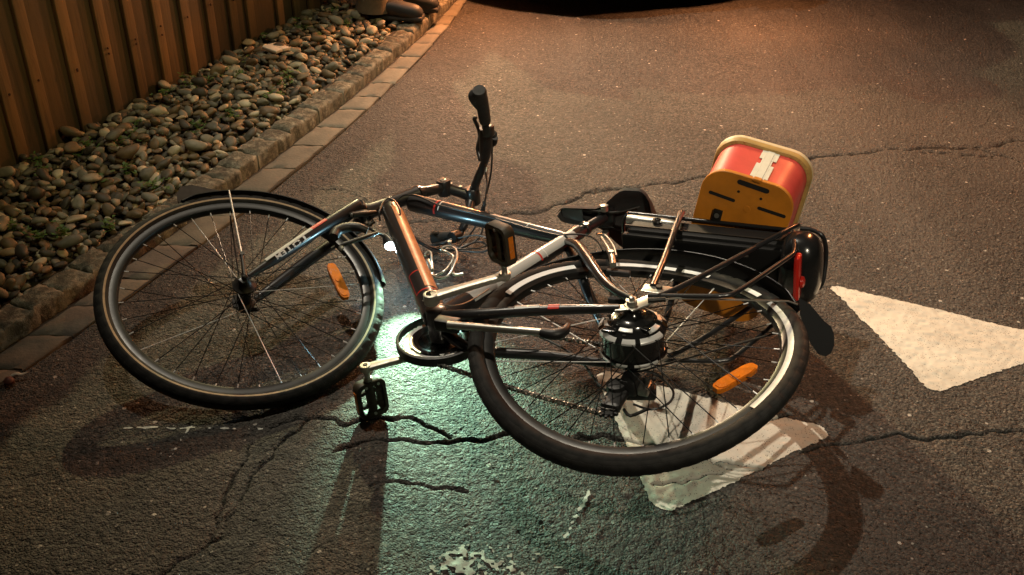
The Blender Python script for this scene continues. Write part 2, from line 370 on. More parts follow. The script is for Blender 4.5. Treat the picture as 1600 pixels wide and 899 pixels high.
M_ASPH = asphalt(); M_PAINT = paint()
def granite():
    m = bpy.data.materials.new('granite_sett'); m.use_nodes = True; t = m.node_tree; b = t.nodes['Principled BSDF']
    geo = N(t, 'ShaderNodeNewGeometry'); pos = geo.outputs['Position']
    def noise(s, d=6, r=.65):
        n = N(t, 'ShaderNodeTexNoise', Scale=s, Detail=d, Roughness=r); t.links.new(pos, n.inputs['Vector']); return n.outputs['Fac']
    base = ramp(t, noise(46, 8, .75), [(.36, (.035, .033, .024)), (.50, (.11, .102, .075)), (.60, (.27, .255, .19)), (.7, (.38, .36, .28))])
    base = mix(t, ramp(t, noise(11, 5), [(.42, (0, 0, 0)), (.62, (.8, .8, .8))]), base, mix(t, .6, base, (.05, .052, .03)))
    base = mix(t, ramp(t, geo.outputs['Pointiness'], [(.53, (0, 0, 0)), (.62, (.7, .7, .7))]), base, (.34, .32, .25))
    hv = ramp(t, geo.outputs['Random Per Island'], [(0, (.7,)*3), (1, (1.15,)*3)])
    mm = N(t, 'ShaderNodeMix', data_type='RGBA', blend_type='MULTIPLY'); mm.inputs[0].default_value = 1; t.links.new(base, mm.inputs[6]); t.links.new(hv, mm.inputs[7])
    t.links.new(mm.outputs[2], b.inputs['Base Color']); b.inputs['Roughness'].default_value = .85
    bp = N(t, 'ShaderNodeBump', Strength=1.0, Distance=.006); t.links.new(mathn(t, 'ADD', noise(60, 8, .7), mathn(t, 'MULTIPLY', noise(240, 3), .4)), bp.inputs['Height']); t.links.new(bp.outputs[0], b.inputs['Normal'])
    return m
M_SETT = granite()
M_SLAB = stone('gutter_slab', [(0, (.16, .142, .105)), (.5, (.20, .178, .135)), (1, (.14, .125, .095))], 9, .85, .8, dist=.004)
M_SOIL = stone('soil', [(0, (.035, .03, .022)), (1, (.05, .042, .03))], 10, .95, 1.0)
M_JOINT = mat('joint_dirt', (.03, .027, .02), .95, var=.5, vscale=60, bump=.6)

# ------------------------------------------------------------------ road, gutter, kerb
xs = np.concatenate([np.linspace(-4.5, -1.6, 30)[:-1], np.arange(-1.6, 2.95, .0054), np.linspace(2.95, 6.0, 30)])
ys = [0.6]
while ys[-1] < 5.7: ys.append(ys[-1]+max(.0040, .0022*ys[-1]**1.3))
ys = np.concatenate([np.array(ys), np.linspace(5.9, 16, 40)])
X, Y = np.meshgrid(xs, ys)
CK = crack_field(X, Y)
grid_mesh('road', X, Y, height(X, Y, False)-.010*CK, {'crack': CK}, M_ASPH)['kind'] = 'structure'
gx, gy = np.meshgrid(np.linspace(-60, 60, 40), np.linspace(-60, 60, 40))
grid_mesh('ground', gx, gy, np.full(gx.shape, -.06), {}, M_SOIL)['kind'] = 'structure'

EDGE = [G(*q)[:2] for q in ((0, 612), (40, 578), (86, 540), (275, 407), (352, 350), (456, 278), (587, 162), (678, 62), (715, 25))]
KFB = [G(*q)[:2] for q in ((0, 550), (25, 531), (80, 502), (144, 462), (400, 269), (534, 167), (659, 53), (712, 3))]
def fit_line(P, y0, y1, n):
    P = np.array(P); c = np.polyfit(P[:, 1], P[:, 0], 2); y = np.linspace(y0, y1, n); return np.stack([np.polyval(c, y), y], 1)
EX = np.polyfit([p[1] for p in EDGE], [p[0] for p in EDGE], 2); KX = np.polyfit([p[1] for p in KFB], [p[0] for p in KFB], 2)
def edge_x(y): return float(np.polyval(EX, min(max(y, .9), 5.6)))+(.3*(y-5.6) if y > 5.6 else (.24*(y-.9) if y < .9 else 0))
def kerb_x(y): return float(np.polyval(KX, min(max(y, .9), 5.6)))+(.3*(y-5.6) if y > 5.6 else (.24*(y-.9) if y < .9 else 0))

def block(mb, quad, z0, z1, mat_, b=.008, rough=.004):
    # irregular rounded stone: quad = 4 ground corners (ccw)
    q = np.array(quad); cen = q.mean(0); n = 7; g = []
    for i in range(n):
        for j in range(n):
            u, v = i/(n-1), j/(n-1); p = (q[0]*(1-u)+q[1]*u)*(1-v)+(q[3]*(1-u)+q[2]*u)*v
            e = min(u, 1-u, v, 1-v); z = z1-(b*(.5+.9*random.random()) if e == 0 else 0)+rough*random.uniform(-1, 1)
            if e == 0: p = cen+(p-cen)*(1-b*.25/max(np.linalg.norm(p-cen), .01))
            g.append((p[0]+rough*.6*random.uniform(-1, 1), p[1]+rough*.6*random.uniform(-1, 1), z))
    vs = list(g); fs = [[i*n+j, (i+1)*n+j, (i+1)*n+j+1, i*n+j+1] for i in range(n-1) for j in range(n-1)]
    bd = [i*n for i in range(n)]+[(n-1)*n+j for j in range(1, n)]+[i*n+n-1 for i in range(n-2, -1, -1)]+[j for j in range(n-2, 0, -1)]
    k = len(vs)
    for a in bd:
        p = np.array(vs[a][:2]); d = (p-cen); p = p+d/np.linalg.norm(d)*b*.6+rough*.5*RNG.uniform(-1, 1, 2); vs.append((p[0], p[1], z1-b*2.2+rough*.5*random.uniform(-1, 1)))
    k2 = len(vs)
    for a in range(len(bd)): vs.append((vs[k+a][0], vs[k+a][1], z0))
    L_ = len(bd)
    for a in range(L_):
        c = (a+1) % L_; fs.append([bd[a], bd[c], k+c, k+a]); fs.append([k+a, k+c, k2+c, k2+a])
    mb.add(vs, fs, mat_)
KW, KH = .080, .058
mk = MB(); y = .7
while y < 12:
    ln = random.uniform(.078, .115); y2 = y+ln
    w0 = KW+random.uniform(-.008, .008)
    block(mk, [(kerb_x(y)-w0, y+.033+.003), (kerb_x(y)+random.uniform(-.004, .003), y+.003), (kerb_x(y2)+random.uniform(-.004, .003), y2-.003), (kerb_x(y2)-w0, y2+.033-.003)], -.05, KH+random.uniform(-.006, .006), 0, .0065, .0040)
    y = y2
# mortar between the setts
n_ = 80; yy = np.linspace(.6, 12, n_)
vs = []
for y in yy: vs += [(kerb_x(y)-KW-.012, y+.035, KH-.012), (kerb_x(y)-.006, y, KH-.016), (kerb_x(y)-.002, y, -.05)]
mk.add(vs, [[3*i+k, 3*i+k+1, 3*i+k+4, 3*i+k+3] for i in range(n_-1) for k in (0, 1)], 1)
tag(mk.build('kerb', [M_SETT, M_JOINT], sharp=60), 'low kerb of worn granite setts beside the pebble bed', kind='structure')
mg = MB(); y = .7
while y < 12:
    ln = random.uniform(.13, .2); y2 = y+ln
    a = lambda q: kerb_x(q)+.012; e = lambda q: edge_x(q)+.006*random.uniform(-1, 1)
    block(mg, [(a(y), y+.002), (e(y), y+.03*0+.002), (e(y2), y2-.003), (a(y2), y2-.003)], -.05, .011+random.uniform(-.002, .002), 0, .004, .0016)
    y = y2
vs = []
for y in yy: vs += [(kerb_x(y)-.01, y, .004), (edge_x(y)+.004, y, .004)]
mg.add(vs, [[2*i, 2*i+1, 2*i+3, 2*i+2] for i in range(n_-1)], 1)
tag(mg.build('gutter', [M_SLAB, M_JOINT], sharp=60), 'flat slab gutter between kerb and asphalt', kind='structure')
# soil under the pebbles
FB = [G(*q, .05)[:2] for q in ((0, 270), (87, 238), (185, 180), (269, 147), (337, 105), (444, 48), (500, 14))]
FD = np.polyfit([p[1] for p in FB], [p[0] for p in FB], 1)
def fence_x(y): return float(np.polyval(FD, y))
vs = []
for y in yy: vs += [(fence_x(y)-1.2, y, .03), (fence_x(y), y, .035), (kerb_x(y)-KW+.004, y+.02, .03)]
ms = MB().add(vs, [[3*i+k, 3*i+k+1, 3*i+k+4, 3*i+k+3] for i in range(n_-1) for k in (0, 1)], 0)
tag(ms.build('pebble_bed_soil', M_SOIL), kind='structure')

# ------------------------------------------------------------------ painted give-way triangles
def in_poly(X, Y, poly):
    ins = np.zeros(X.shape, bool); d = np.full(X.shape, 9.)
    n = len(poly)
    for i in range(n):
        a, b = poly[i], poly[(i+1) % n]
        c = ((a[1] > Y) != (b[1] > Y)) & (X < (b[0]-a[0])*(Y-a[1])/(b[1]-a[1]+1e-12)+a[0]); ins ^= c
    d = seg_dist(X, Y, [np.array(p) for p in list(poly)+[poly[0]]])
    return np.where(ins, d, -d)
def road_sheet(name, inside, lo, hi, step, m, lift=.0014):
    X, Y = np.meshgrid(np.arange(lo[0], hi[0], step), np.arange(lo[1], hi[1], step))
    CKl = crack_field(X, Y); Z = height(X, Y, False)-.010*CKl+lift
    D = inside(X, Y); r, c = X.shape; idx = np.arange(r*c).reshape(r, c)
    q = np.stack([idx[:-1, :-1], idx[:-1, 1:], idx[1:, 1:], idx[1:, :-1]], -1).reshape(-1, 4)
    gy_, gx_ = np.gradient(D, step); g2 = np.maximum(gx_**2+gy_**2, .05)
    out = D < 0; sc = np.clip(D/g2, -1.3*step/np.sqrt(g2), 0)
    X = np.where(out, X-sc*gx_, X); Y = np.where(out, Y-sc*gy_, Y); Z = height(X, Y, False)-.010*CKl+lift
    ok = (D.ravel()[q] > 0).sum(1) >= 2
    q = q[ok]; used = np.unique(q); mp = -np.ones(r*c, int); mp[used] = np.arange(len(used)); q = mp[q]
    me = bpy.data.meshes.new(name); co = np.stack([X.ravel()[used], Y.ravel()[used], Z.ravel()[used]], -1); base = np.array([co[:, 0].mean(), co[:, 1].mean(), 0])
    me.from_pydata((co-base).tolist(), [], q.tolist()); me.materials.append(m)
    me.attributes.new('crack', 'FLOAT', 'POINT').data.foreach_set('value', CKl.ravel()[used].astype(np.float32))
    me.polygons.foreach_set('use_smooth', [True]*len(q))
    o = bpy.data.objects.new(name, me); o.location = base; COL.objects.link(o); return o
def triangle(pts, rad):
    P = [G(*q)[:2] for q in pts]
    cen = sum(P)/3; rp = []
    for i in range(3):                      # rounded corners
        p, a, b = P[i], P[i-1], P[(i+1) % 3]
        for t in (0, .5, 1):
            rp.append(p+unit(a-p)*rad*(1-t)+unit(b-p)*rad*t+(cen-p)*(.02 if t == .5 else 0)*0)
    f = lambda X, Y: in_poly(X, Y, rp)+.004+.004*vnoise(X, Y, .08, 51)+.003*vnoise(X, Y, .012, 52)+.006*vnoise(X, Y, .007, 53)
    A = np.array(P); return f, A.min(0)-.02, A.max(0)+.02
for pts, rad in (((( 1296, 446), (1690, 536), (1458, 612)), .018), (((930, 577), (1307, 675), (1030, 803)), .03)):
    f, lo, hi = triangle(pts, rad)
    o = road_sheet('road_marking', f, lo, hi, .003, M_PAINT); o['kind'] = 'structure'
# almost worn off paint at the bottom of the view, and police chalk strokes
pc = G(745, 882)[:2]
f = lambda X, Y: .034-.5*np.hypot((X-pc[0])*.75, (Y-pc[1])*1.35)+.04*vnoise(X, Y, .03, 61)+.10*vnoise(X, Y, .007, 62)-.026
road_sheet('road_marking', f, pc-.17, pc+.17, .0025, paint(col=(.46, .44, .37)))['kind'] = 'structure'
M_CHALK = mat('chalk', (.62, .62, .56), .9, var=.3, vscale=200)
def chalk(pts, label, w=.004):
    P = [G(*q)[:2] for q in pts]
    f = lambda X, Y: w-seg_dist(X+.012*vnoise(X, Y, .05, 72), Y+.012*vnoise(X, Y, .05, 73), P)+.010*vnoise(X, Y, .008, 71)-.0015
    A = np.array(P); return tag(road_sheet('chalk_mark', f, A.min(0)-.03, A.max(0)+.03, .0028, M_CHALK), label, 'chalk mark', 'chalk marks on the asphalt')
def chalk_t():
    P = [G(*q)[:2] for q in ((195, 671), (300, 670), (412, 674))]; Q = [G(*q)[:2] for q in ((300, 668), (262, 716))]
    wob = lambda X, Y: (X+.01*vnoise(X, Y, .05, 72), Y+.01*vnoise(X, Y, .05, 73))
    f = lambda X, Y: .0016-np.minimum(seg_dist(*wob(X, Y), P), seg_dist(*wob(X, Y), Q))+.010*vnoise(X, Y, .008, 71)-.0012
    A = np.array(P+Q); tag(road_sheet('chalk_mark', f, A.min(0)-.03, A.max(0)+.03, .0028, M_CHALK), 'white chalk cross stroke on the dark asphalt under the front wheel', 'chalk mark', 'chalk marks on the asphalt')
chalk_t()
chalk([(918, 766), (905, 795), (884, 836)], 'short slanting white chalk stroke on asphalt below the rear wheel', .0036)

# ------------------------------------------------------------------ fence
M_WOOD = wood('fence_board_wood', (.115, .066, .023)); M_BATT = wood('fence_batten_wood', (.185, .103, .034))
fdir = unit(V(FD[0], 1, 0)); fn = unit(V(1, -FD[0], 0))         # along, towards the road
def fpt(s, z=0, d=0): return V(fence_x(2.0), 2.0, z)+fdir*s+fn*d
fence = empty('wooden_fence', fpt(1.5))
tag(fence, 'brown wooden fence of upright boards with narrow cover battens beside the pebbles', 'fence')
bt = [(28, 0), (95, 0), (152, 0), (199, 0), (243, 0), (288, 0), (327, 0), (364, 0), (391, 0), (439, 0)]
d0 = fpt(0)
sb = sorted([float((hit(x, y, d0+fn*.03, fn)-d0)@fdir) for x, y in bt]); sp_ = (sb[-1]-sb[0])/(len(sb)-1); print('batten spacing', sp_, np.diff(sb).round(3))
s = sb[0]-14*.125; cents = []
while s < sb[0]-.06: cents.append(s); s += .125
cents += sb
s = sb[-1]+.125
while s < 9: cents.append(s); s += .125
mb_ = MB(); mn = MB()
FH = 1.0
for a, b in zip(cents[:-1], cents[1:]):
    mb_.box(fpt((a+b)/2, FH/2+.0, random.uniform(-.002, .002)), (fdir, fn, V(0, 0, 1)), ((b-a)/2-.004, .010, FH/2), 0, .003)
mb_.build('board', M_WOOD, fence)
for c in cents:
    w = random.uniform(.021, .025)
    mn.box(fpt(c+random.uniform(-.003, .003), FH/2, .019+random.uniform(-.001, .001)), (unit(fdir+fn*random.uniform(-.03, .03)), fn, unit(V(0, 0, 1)+fdir*random.uniform(-.004, .004))), (w, .0085, FH/2), 0, .003)
mn.build('batten', M_BATT, fence)
mr = MB()
for z in (.30, .78): mr.box(fpt(4, z, -.035), (fdir, fn, V(0, 0, 1)), (6, .02, .045), 0, .004)
mr.build('rail', M_WOOD, fence)
mk_ = MB()
for c in cents:
    for z in (.33, .38) if random.random() < .3 else (.36,):
        zz = .30+random.uniform(-.02, .02); mk_.lathe(fpt(c, zz, .034), fn, [(-.002, .004), (.001, .004), (.0018, .002)], 8, 0)
mk_.build('screw_head', mat('rusty_screw', (.05, .03, .02), .6, .6), fence)

# ------------------------------------------------------------------ pebbles
ST = {'grey': [(0, (.11, .108, .075)), (.5, (.21, .20, .145)), (1, (.32, .305, .22))],
      'brown': [(0, (.11, .082, .04)), (.5, (.21, .155, .078)), (1, (.15, .095, .045))],
      'dark': [(0, (.04, .037, .025)), (1, (.095, .083, .053))],
      'pale': [(0, (.50, .46, .31)), (.5, (.64, .58, .41)), (1, (.44, .28, .12))]}
M_ST = {k: stone('pebble_'+k, v, 22, .62, .35) for k, v in ST.items()}
import bmesh
protos = []
for i in range(14):
    bm = bmesh.new(); bmesh.ops.create_icosphere(bm, subdivisions=3, radius=1)
    s1 = V(random.uniform(.8, 1.15), random.uniform(.52, .80), random.uniform(.34, .62)); off = RNG.uniform(-9, 9, 3); FDS = [unit(RNG.normal(size=3)) for _ in range(6)]
    for v in bm.verts:
        c = np.array(v.co); n_1 = math.sin(c[0]*1.7+off[0])*math.cos(c[1]*1.9+off[1])+math.sin(c[2]*2.1+off[2]+c[0])
        n_2 = math.sin(c[0]*4.3+off[1])*math.sin(c[1]*4.1+off[2])*math.cos(c[2]*4.7+off[0])
        flatp = 1
        for fd in FDS: flatp *= 1-max(0, c@fd-.62)*(.55 if i % 2 else .3)
        v.co = Vector((c*s1*(1+.17*n_1+.075*n_2)*flatp).tolist())
    me = bpy.data.meshes.new('pebble'); bm.to_mesh(me); bm.free(); me.polygons.foreach_set('use_smooth', [True]*len(me.polygons)); me.materials.append(M_ST['grey']); protos.append(me)
cand = []
for layer, (cnt, r0, r1) in enumerate(((3000, .014, .028), (2000, .016, .036), (420, .026, .045))):
    placed = []
    for _ in range(cnt*5):
        if len(placed) >= cnt: break
        y = random.uniform(1.2, 6.6); x0, x1 = fence_x(y)+.02, kerb_x(y)-KW-.012
        if x1-x0 < .05: continue
        x = random.uniform(x0, x1); r = random.uniform(r0, r1)*(1 if random.random() < .8 else .75)
        if x < x0+r*.4 or x > x1-r*.5: continue
        if any((x-a)**2+(y-b)**2 < ((r+c)*(.72, .78, 1.5)[layer])**2 for a, b, c in placed[-700:]): continue
        placed.append((x, y, r))
    for x, y, r in placed:
        w = (x-fence_x(y))/(kerb_x(y)-KW-fence_x(y)); pile = .022*math.sin(math.pi*min(1, w*1.15))+.012*(1-w)
        cand.append((x, y, .040+pile+layer*.020+random.uniform(-.004, .006), r))
def img(p):
    d = np.asarray(p)-CAM_O; z = d@CAM_F; return 800+FPX*(d@CAM_R)/z, 449.5-FPX*(d@CAM_U)/z, z
vis = []; rest = []
for q in cand:
    px, py, z = img(q[:3])
    top = q[2]
    ok = -20 < px < 1600 and -15 < py < 900 and z > 0 and q[2] > .062
    (vis if ok else rest).append((q[3]/z, q))
vis.sort(key=lambda t: -t[0])
rest = [t[1] for t in rest]+[t[1] for t in vis[298:]]
def pick(): return random.choices(['grey', 'brown', 'dark', 'pale'], [.32, .28, .26, .14])[0]
PL = {'grey': 'smooth grey river pebble in the bed between fence and kerb', 'brown': 'smooth brown river pebble in the bed between fence and kerb',
      'dark': 'dark slate river pebble in the bed between fence and kerb', 'pale': 'pale cream river pebble in the bed between fence and kerb'}
def rot_small():
    return (random.gauss(0, .3), random.gauss(0, .3), random.uniform(0, 6.28))
for _, (x, y, z, r) in vis[:298]:
    k = pick(); o = bpy.data.objects.new('pebble', random.choice(protos)); COL.objects.link(o)
    o.location = (x, y, z); o.scale = (r, r, r); o.rotation_euler = rot_small()
    o.material_slots[0].link = 'OBJECT'; o.material_slots[0].material = M_ST[k]
    tag(o, PL[k], 'pebble', k+' pebbles in the bed')
mp_ = MB(); pv = []
for me in protos:
    a = np.zeros(len(me.vertices)*3); me.vertices.foreach_get('co', a); pv.append((a.reshape(-1, 3), [list(p.vertices) for p in me.polygons]))
AV = []; AF = []; AM = []; base_i = 0
from mathutils import Euler
keys = ['grey', 'brown', 'dark', 'pale']
for x, y, z, r in rest:
    c, fs = random.choice(pv); E_ = np.array(Euler(rot_small()).to_matrix()); c2 = (c*r)@E_.T+V(x, y, z)
    AV.append(c2); f = np.array(fs)+base_i; AF.append(f); AM.append(np.full(len(f), keys.index(pick()))); base_i += len(c2)
AV = np.concatenate(AV); AF = np.concatenate(AF); AM = np.concatenate(AM)
me = bpy.data.meshes.new('pebble_fill'); me.vertices.add(len(AV)); me.vertices.foreach_set('co', AV.ravel()); me.loops.add(AF.size); me.loops.foreach_set('vertex_index', AF.ravel().astype(np.int32))
me.polygons.add(len(AF)); me.polygons.foreach_set('loop_start', np.arange(0, AF.size, 3, dtype=np.int32)); me.update(calc_edges=True)
for k in keys: me.materials.append(M_ST[k])
me.polygons.foreach_set('material_index', AM.astype(np.int32)); me.polygons.foreach_set('use_smooth', np.ones(len(AF), bool))
o = bpy.data.objects.new('pebbles', me); COL.objects.link(o); tag(o, 'mass of smaller river pebbles filling the bed between fence and kerb', 'pebbles', kind='stuff')

# weeds between the pebbles
M_LEAF = mat('weed_leaf', (.07, .15, .025), .55, var=.5, vscale=40)
mw = MB()
spots = [(215, 195), (135, 230), (345, 115), (330, 128), (300, 135), (290, 125), (375, 120), (385, 100), (440, 130), (455, 120), (475, 45), (460, 35), (520, 20), (190, 225), (205, 215), (160, 285), (65, 270), (200, 268), (100, 365), (60, 370), (170, 355), (255, 152), (425, 150), (560, 20), (540, 40), (500, 60), (410, 60), (265, 300), (240, 292), (20, 360), (310, 200), (60, 255), (120, 240), (360, 180)]
for sx, sy in spots:
    c = G(sx, sy, .085)
    for _ in range(random.randint(14, 34)):
        a = random.uniform(0, 6.28); d = abs(random.gauss(0, .022)); b = c+V(d*math.cos(a), d*math.sin(a), random.uniform(-.006, .022))
        if b[0] > kerb_x(b[1])-KW or b[0] < fence_x(b[1])+.03: continue
        for k in range(3):
            ang = random.uniform(0, 6.28); e = V(math.cos(ang), math.sin(ang), random.uniform(-.1, .5)); w = unit(np.cross(e, V(0, 0, 1)))*random.uniform(.0025, .005); l_ = random.uniform(.007, .016)
            mw.add([b, b+e*l_*.5+w, b+e*l_, b+e*l_*.5-w], [[0, 1, 2, 3]], 0)
tag(mw.build('weeds', M_LEAF, recalc=False), 'small green weeds growing between the pebbles', 'weeds', kind='stuff')

# white paper packet on the pebbles
pk = empty('paper_packet', G(430, 76, .09)); tag(pk, 'white folded paper packet lying on the pebbles close to the fence', 'packet')
M_PAP = mat('white_card', (.62, .60, .52), .8, var=.15, vscale=40)
pa = G(411, 76, .115); pb_ = G(433, 84, .11); pc_ = G(453, 77, .112); pd_ = G(429, 66, .118)
ex = unit(pb_-pa); ey = unit(pd_-pa-((pd_-pa)@ex)*ex); ez = np.cross(ex, ey)
cc = (pa+pb_+pc_+pd_)/4
hx = np.linalg.norm(pb_-pa)/2; hy = np.linalg.norm(pd_-pa)/2
mbx = MB(); mbx.box(cc-ey*hy*.52+V(0, 0, .004), (ex, ey, ez), (hx, hy*.47, .006), 0, .002); mbx.build('half_panel', M_PAP, pk)
mbx = MB(); mbx.box(cc+ey*hy*.52, (ex, unit(ey-ez*.12), unit(ez+ey*.12)), (hx, hy*.5, .006), 0, .002); mbx.build('half_panel', M_PAP, pk)

# ================================================================== the bicycle, lying on its right side, steering turned round
BF = V(-0.9133848, 0.3897756, -0.1174872); BU = V(0.3937678, 0.9191320, -0.0119701); BL = V(-0.1033205, 0.0571960, 0.9930023)
BO = V(0.2565714, 1.7267474, 0.2818240)          # rear axle, frame axes: forward, up, left
def W(f, l, u): return BO+BF*f+BL*l+BU*u
def B(px, py, l=0.0): return hit(px, py, BO+BL*l, BL)
def BUP(px, py, u): return hit(px, py, BO+BU*u, BU)
def lift(p, l): return p+BL*l
bike = empty('bicycle', V(-.10, 1.90, 0), (BF, BL, BU))
tag(bike, 'black electric bicycle lying on its side with a red and yellow basket on the rack', 'bicycle')

M_BLACK = mat('black_frame_paint', (.014, .014, .015), .33, coat=.4, var=.25, vscale=25)
M_GREY = mat('light_grey_frame_paint', (.40, .43, .42), .38, coat=.3, var=.12, vscale=20)
M_WHITE = mat('white_decal', (.62, .63, .60), .4)
M_RED = mat('red_decal', (.50, .03, .02), .4)
M_ALU = mat('brushed_alloy', (.50, .49, .44), .34, .9, var=.25, vscale=60)
M_CRANK = mat('crank_alloy', (.56, .54, .46), .42, .75, var=.3, vscale=50)
M_CHROME = mat('polished_steel', (.75, .75, .74), .12, 1.0)
M_PLAST = mat('black_plastic', (.013, .013, .013), .42, var=.3, vscale=40, bump=.15, bscale=400)
M_RUB = mat('black_rubber', (.02, .02, .02), .72, var=.3, vscale=60, bump=.3, bscale=500)
M_RIM = mat('dark_rim_alloy', (.028, .028, .027), .30, .6, var=.2, vscale=30)
M_SPOKE = mat('spoke_steel', (.03, .03, .03), .28, .9)
M_SILV = mat('silver_and_spoke_glint', (.72, .72, .70), .35, .35)  # silver parts; also colours a few spokes bright in place of glints
M_TAN = mat('tan_sidewall_line', (.36, .26, .15), .6, var=.35, vscale=60)
M_REFL = mat('reflective_strip', (.86, .88, .88), .3, var=.04)
M_AMB = mat('amber_reflector', (.75, .20, .012), .22, var=.25, vscale=60, bump=.4, bscale=250)
M_REDP = mat('red_lens', (.55, .02, .012), .2, bump=.5, bscale=300)
M_DARKM = mat('dark_steel', (.035, .033, .03), .42, .7, var=.3, vscale=80)
M_YEL = mat('yellow_basket_plastic', (.58, .20, .014), .42, var=.32, vscale=9, bump=.08, bscale=300)
M_CREAM = mat('cream_rim_plastic', (.62, .54, .34), .45, var=.2, vscale=12)
M_BRED = mat('red_basket_plastic', (.60, .07, .055), .42, var=.3, vscale=5, bump=.05, bscale=90)
M_CABLE = mat('black_cable', (.012, .012, .012), .4)

def tyre_mat():
    m = bpy.data.materials.new('tyre_rubber'); m.use_nodes = True; t = m.node_tree; b = t.nodes['Principled BSDF']
    uv = N(t, 'ShaderNodeUVMap'); mp = N(t, 'ShaderNodeMapping'); mp.inputs['Scale'].default_value = (72, 9, 1); t.links.new(uv.outputs[0], mp.inputs['Vector'])
    br = N(t, 'ShaderNodeTexBrick', Scale=1.0); br.inputs['Mortar Size'].default_value = .06; br.inputs['Brick Width'].default_value = 1.0; br.inputs['Row Height'].default_value = .9; br.offset = .5
    t.links.new(mp.outputs[0], br.inputs['Vector'])
    geo = N(t, 'ShaderNodeNewGeometry'); n = N(t, 'ShaderNodeTexNoise', Scale=35, Detail=6); t.links.new(geo.outputs['Position'], n.inputs['Vector'])
    t.links.new(ramp(t, n.outputs['Fac'], [(.35, (.009, .009, .0085)), (.7, (.020, .019, .017))]), b.inputs['Base Color'])
    b.inputs['Roughness'].default_value = .68; b.inputs['Specular IOR Level'].default_value = .3
    bp = N(t, 'ShaderNodeBump', Strength=1.0, Distance=.007); bp.invert = True; t.links.new(br.outputs['Fac'], bp.inputs['Height'])
    t.links.new(bp.outputs[0], b.inputs['Normal'])
    return m
M_TYRE = tyre_mat()
M_SIDE = mat('tyre_sidewall', (.012, .012, .011), .72, spec=.25, var=.4, vscale=50)

# ------------------------------------------------------------------ frame
hb = B(573, 332); ht = B(652, 303); BBc = W(.4395, 0, -.052)
fr = MB()
steer_ax = unit(ht-hb)
fr.tube([hb, hb+(ht-hb)*.12, hb+(ht-hb)*.5, ht-(ht-hb)*.1, ht], [.0245, .0215, .0205, .022, .0235], 20)
dt0 = B(611, 329); dt1 = BBc+(B(611, 329)-BBc)*.03
fr.tube([dt0, dt0*.6+dt1*.4, dt1], [.0265, .0295, .0300], 22, up=BL, flat=1.0)
tt0 = B(645, 317); tt1 = B(884, 374)
fr.tube([tt0, tt0*.7+tt1*.3, tt1], [.0255, .0235, .0185], 20, up=BL)
st1 = B(894, 371)
fr.lathe(BBc, BL, [(-.036, .021), (-.034, .0235), (.034, .0235), (.036, .021)], 28)
# collar
fr.tube([B(891, 372), B(905, 363)], .0195, 20)
def stay(sign):
    o = MB(); return o
for sgn in (1, -1):
    P = [B(887, 379, 0.008)-BL*.008+BL*.010*sgn]
    for (x, y, l) in ((903, 384, .035), (918, 404, .052), (940, 436, .062), (962, 455, .068), (986, 467, .070)):
        q = B(x, y, l); P.append(q-BL*l+BL*l*sgn)
    fr.tube(P, [.010, .0125, .013, .0115, .0095, .0085], 12, smooth=5)
    Q = []
    for (x, y, l) in ((694, 494, .022), (735, 492, .045), (850, 485, .057), (930, 483, .066), (968, 482, .070)):
        q = B(x, y, l); Q.append(q-BL*l+BL*l*sgn)
    fr.tube(Q, [.014, .0125, .0115, .0105, .009], 12, smooth=4)
frame = fr.build('frame', [M_BLACK, M_GREY], bike)
# seat tube with its light grey panel
sm = MB()
sdir = unit(st1-BBc); side = unit(np.cross(sdir, BL)); side = side if side@BF > 0 else -side
wst = 1 if np.cross(sdir, side)@BL > 0 else -1
def stm(t, a):
    ang = math.degrees(a*2*math.pi); ang = (ang if ang < 180 else ang-360)*wst      # from the front of the tube towards its left
    return 1 if (.16 < t < .985 and not .90 < t < .925 and 22 < ang < 158) else 0
npt = 60
sm.tube([BBc+(st1-BBc)*(.05+.95*i/npt) for i in range(npt+1)], [.0255-.0055*i/npt for i in range(npt+1)], 36, up=side, matf=stm)
sm.build('seat_tube', [M_BLACK, M_GREY, M_RED], frame)
DEC = []
M_ORA = mat('decal_in_orange_light', (.50, .185, .055), .4, coat=.3, var=.45, vscale=28)  # orange light on the grey down tube panel, painted into its colour
def band(P0, P1, t0, t1, rr, a0, a1, up, m, mb, n=10):
    d = unit(P1-P0); u = unit(up-d*(up@d)); w = np.cross(d, u); vs = []
    for i in range(n+1):
        a = R(a0+(a1-a0)*i/n)
        for t in (t0, t1): vs.append(P0+(P1-P0)*t+rr*(math.cos(a)*u+math.sin(a)*w))
    q = MB().add(vs, [[2*i, 2*i+1, 2*i+3, 2*i+2] for i in range(n)], 0); q.build('decal', [M_RED, M_WHITE, M_GREY, M_ORA][m], frame, recalc=False)
band(tt0, tt1, .185, .197, .0253, -100, 100, BL, 0, None); band(tt0, tt1, .215, .222, .0253, -100, 70, BL, 1, None)
band(tt0, tt1, .78, .786, .0206, -30, 30, BL, 1, None)
for t0, t1, a0, a1 in ((.70, .708, -70, 60), (.855, .863, -70, 60), (.70, .863, -72, -68), (.70, .863, 56, 60)): band(dt0, dt1, t0, t1, .0301, a0, a1, BL, 0, None)
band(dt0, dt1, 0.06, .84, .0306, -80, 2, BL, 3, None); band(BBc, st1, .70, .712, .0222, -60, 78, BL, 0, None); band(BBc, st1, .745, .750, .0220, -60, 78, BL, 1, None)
csA, csB = B(735, 492, .045), B(850, 485, .057)
band(csA, csB, .62, .95, .0132, -40, 30, BL, 2, None); 
csC = B(930, 483, .066); band(csB, csC, .1, .32, .0124, -30, 50, BL, 0, None)
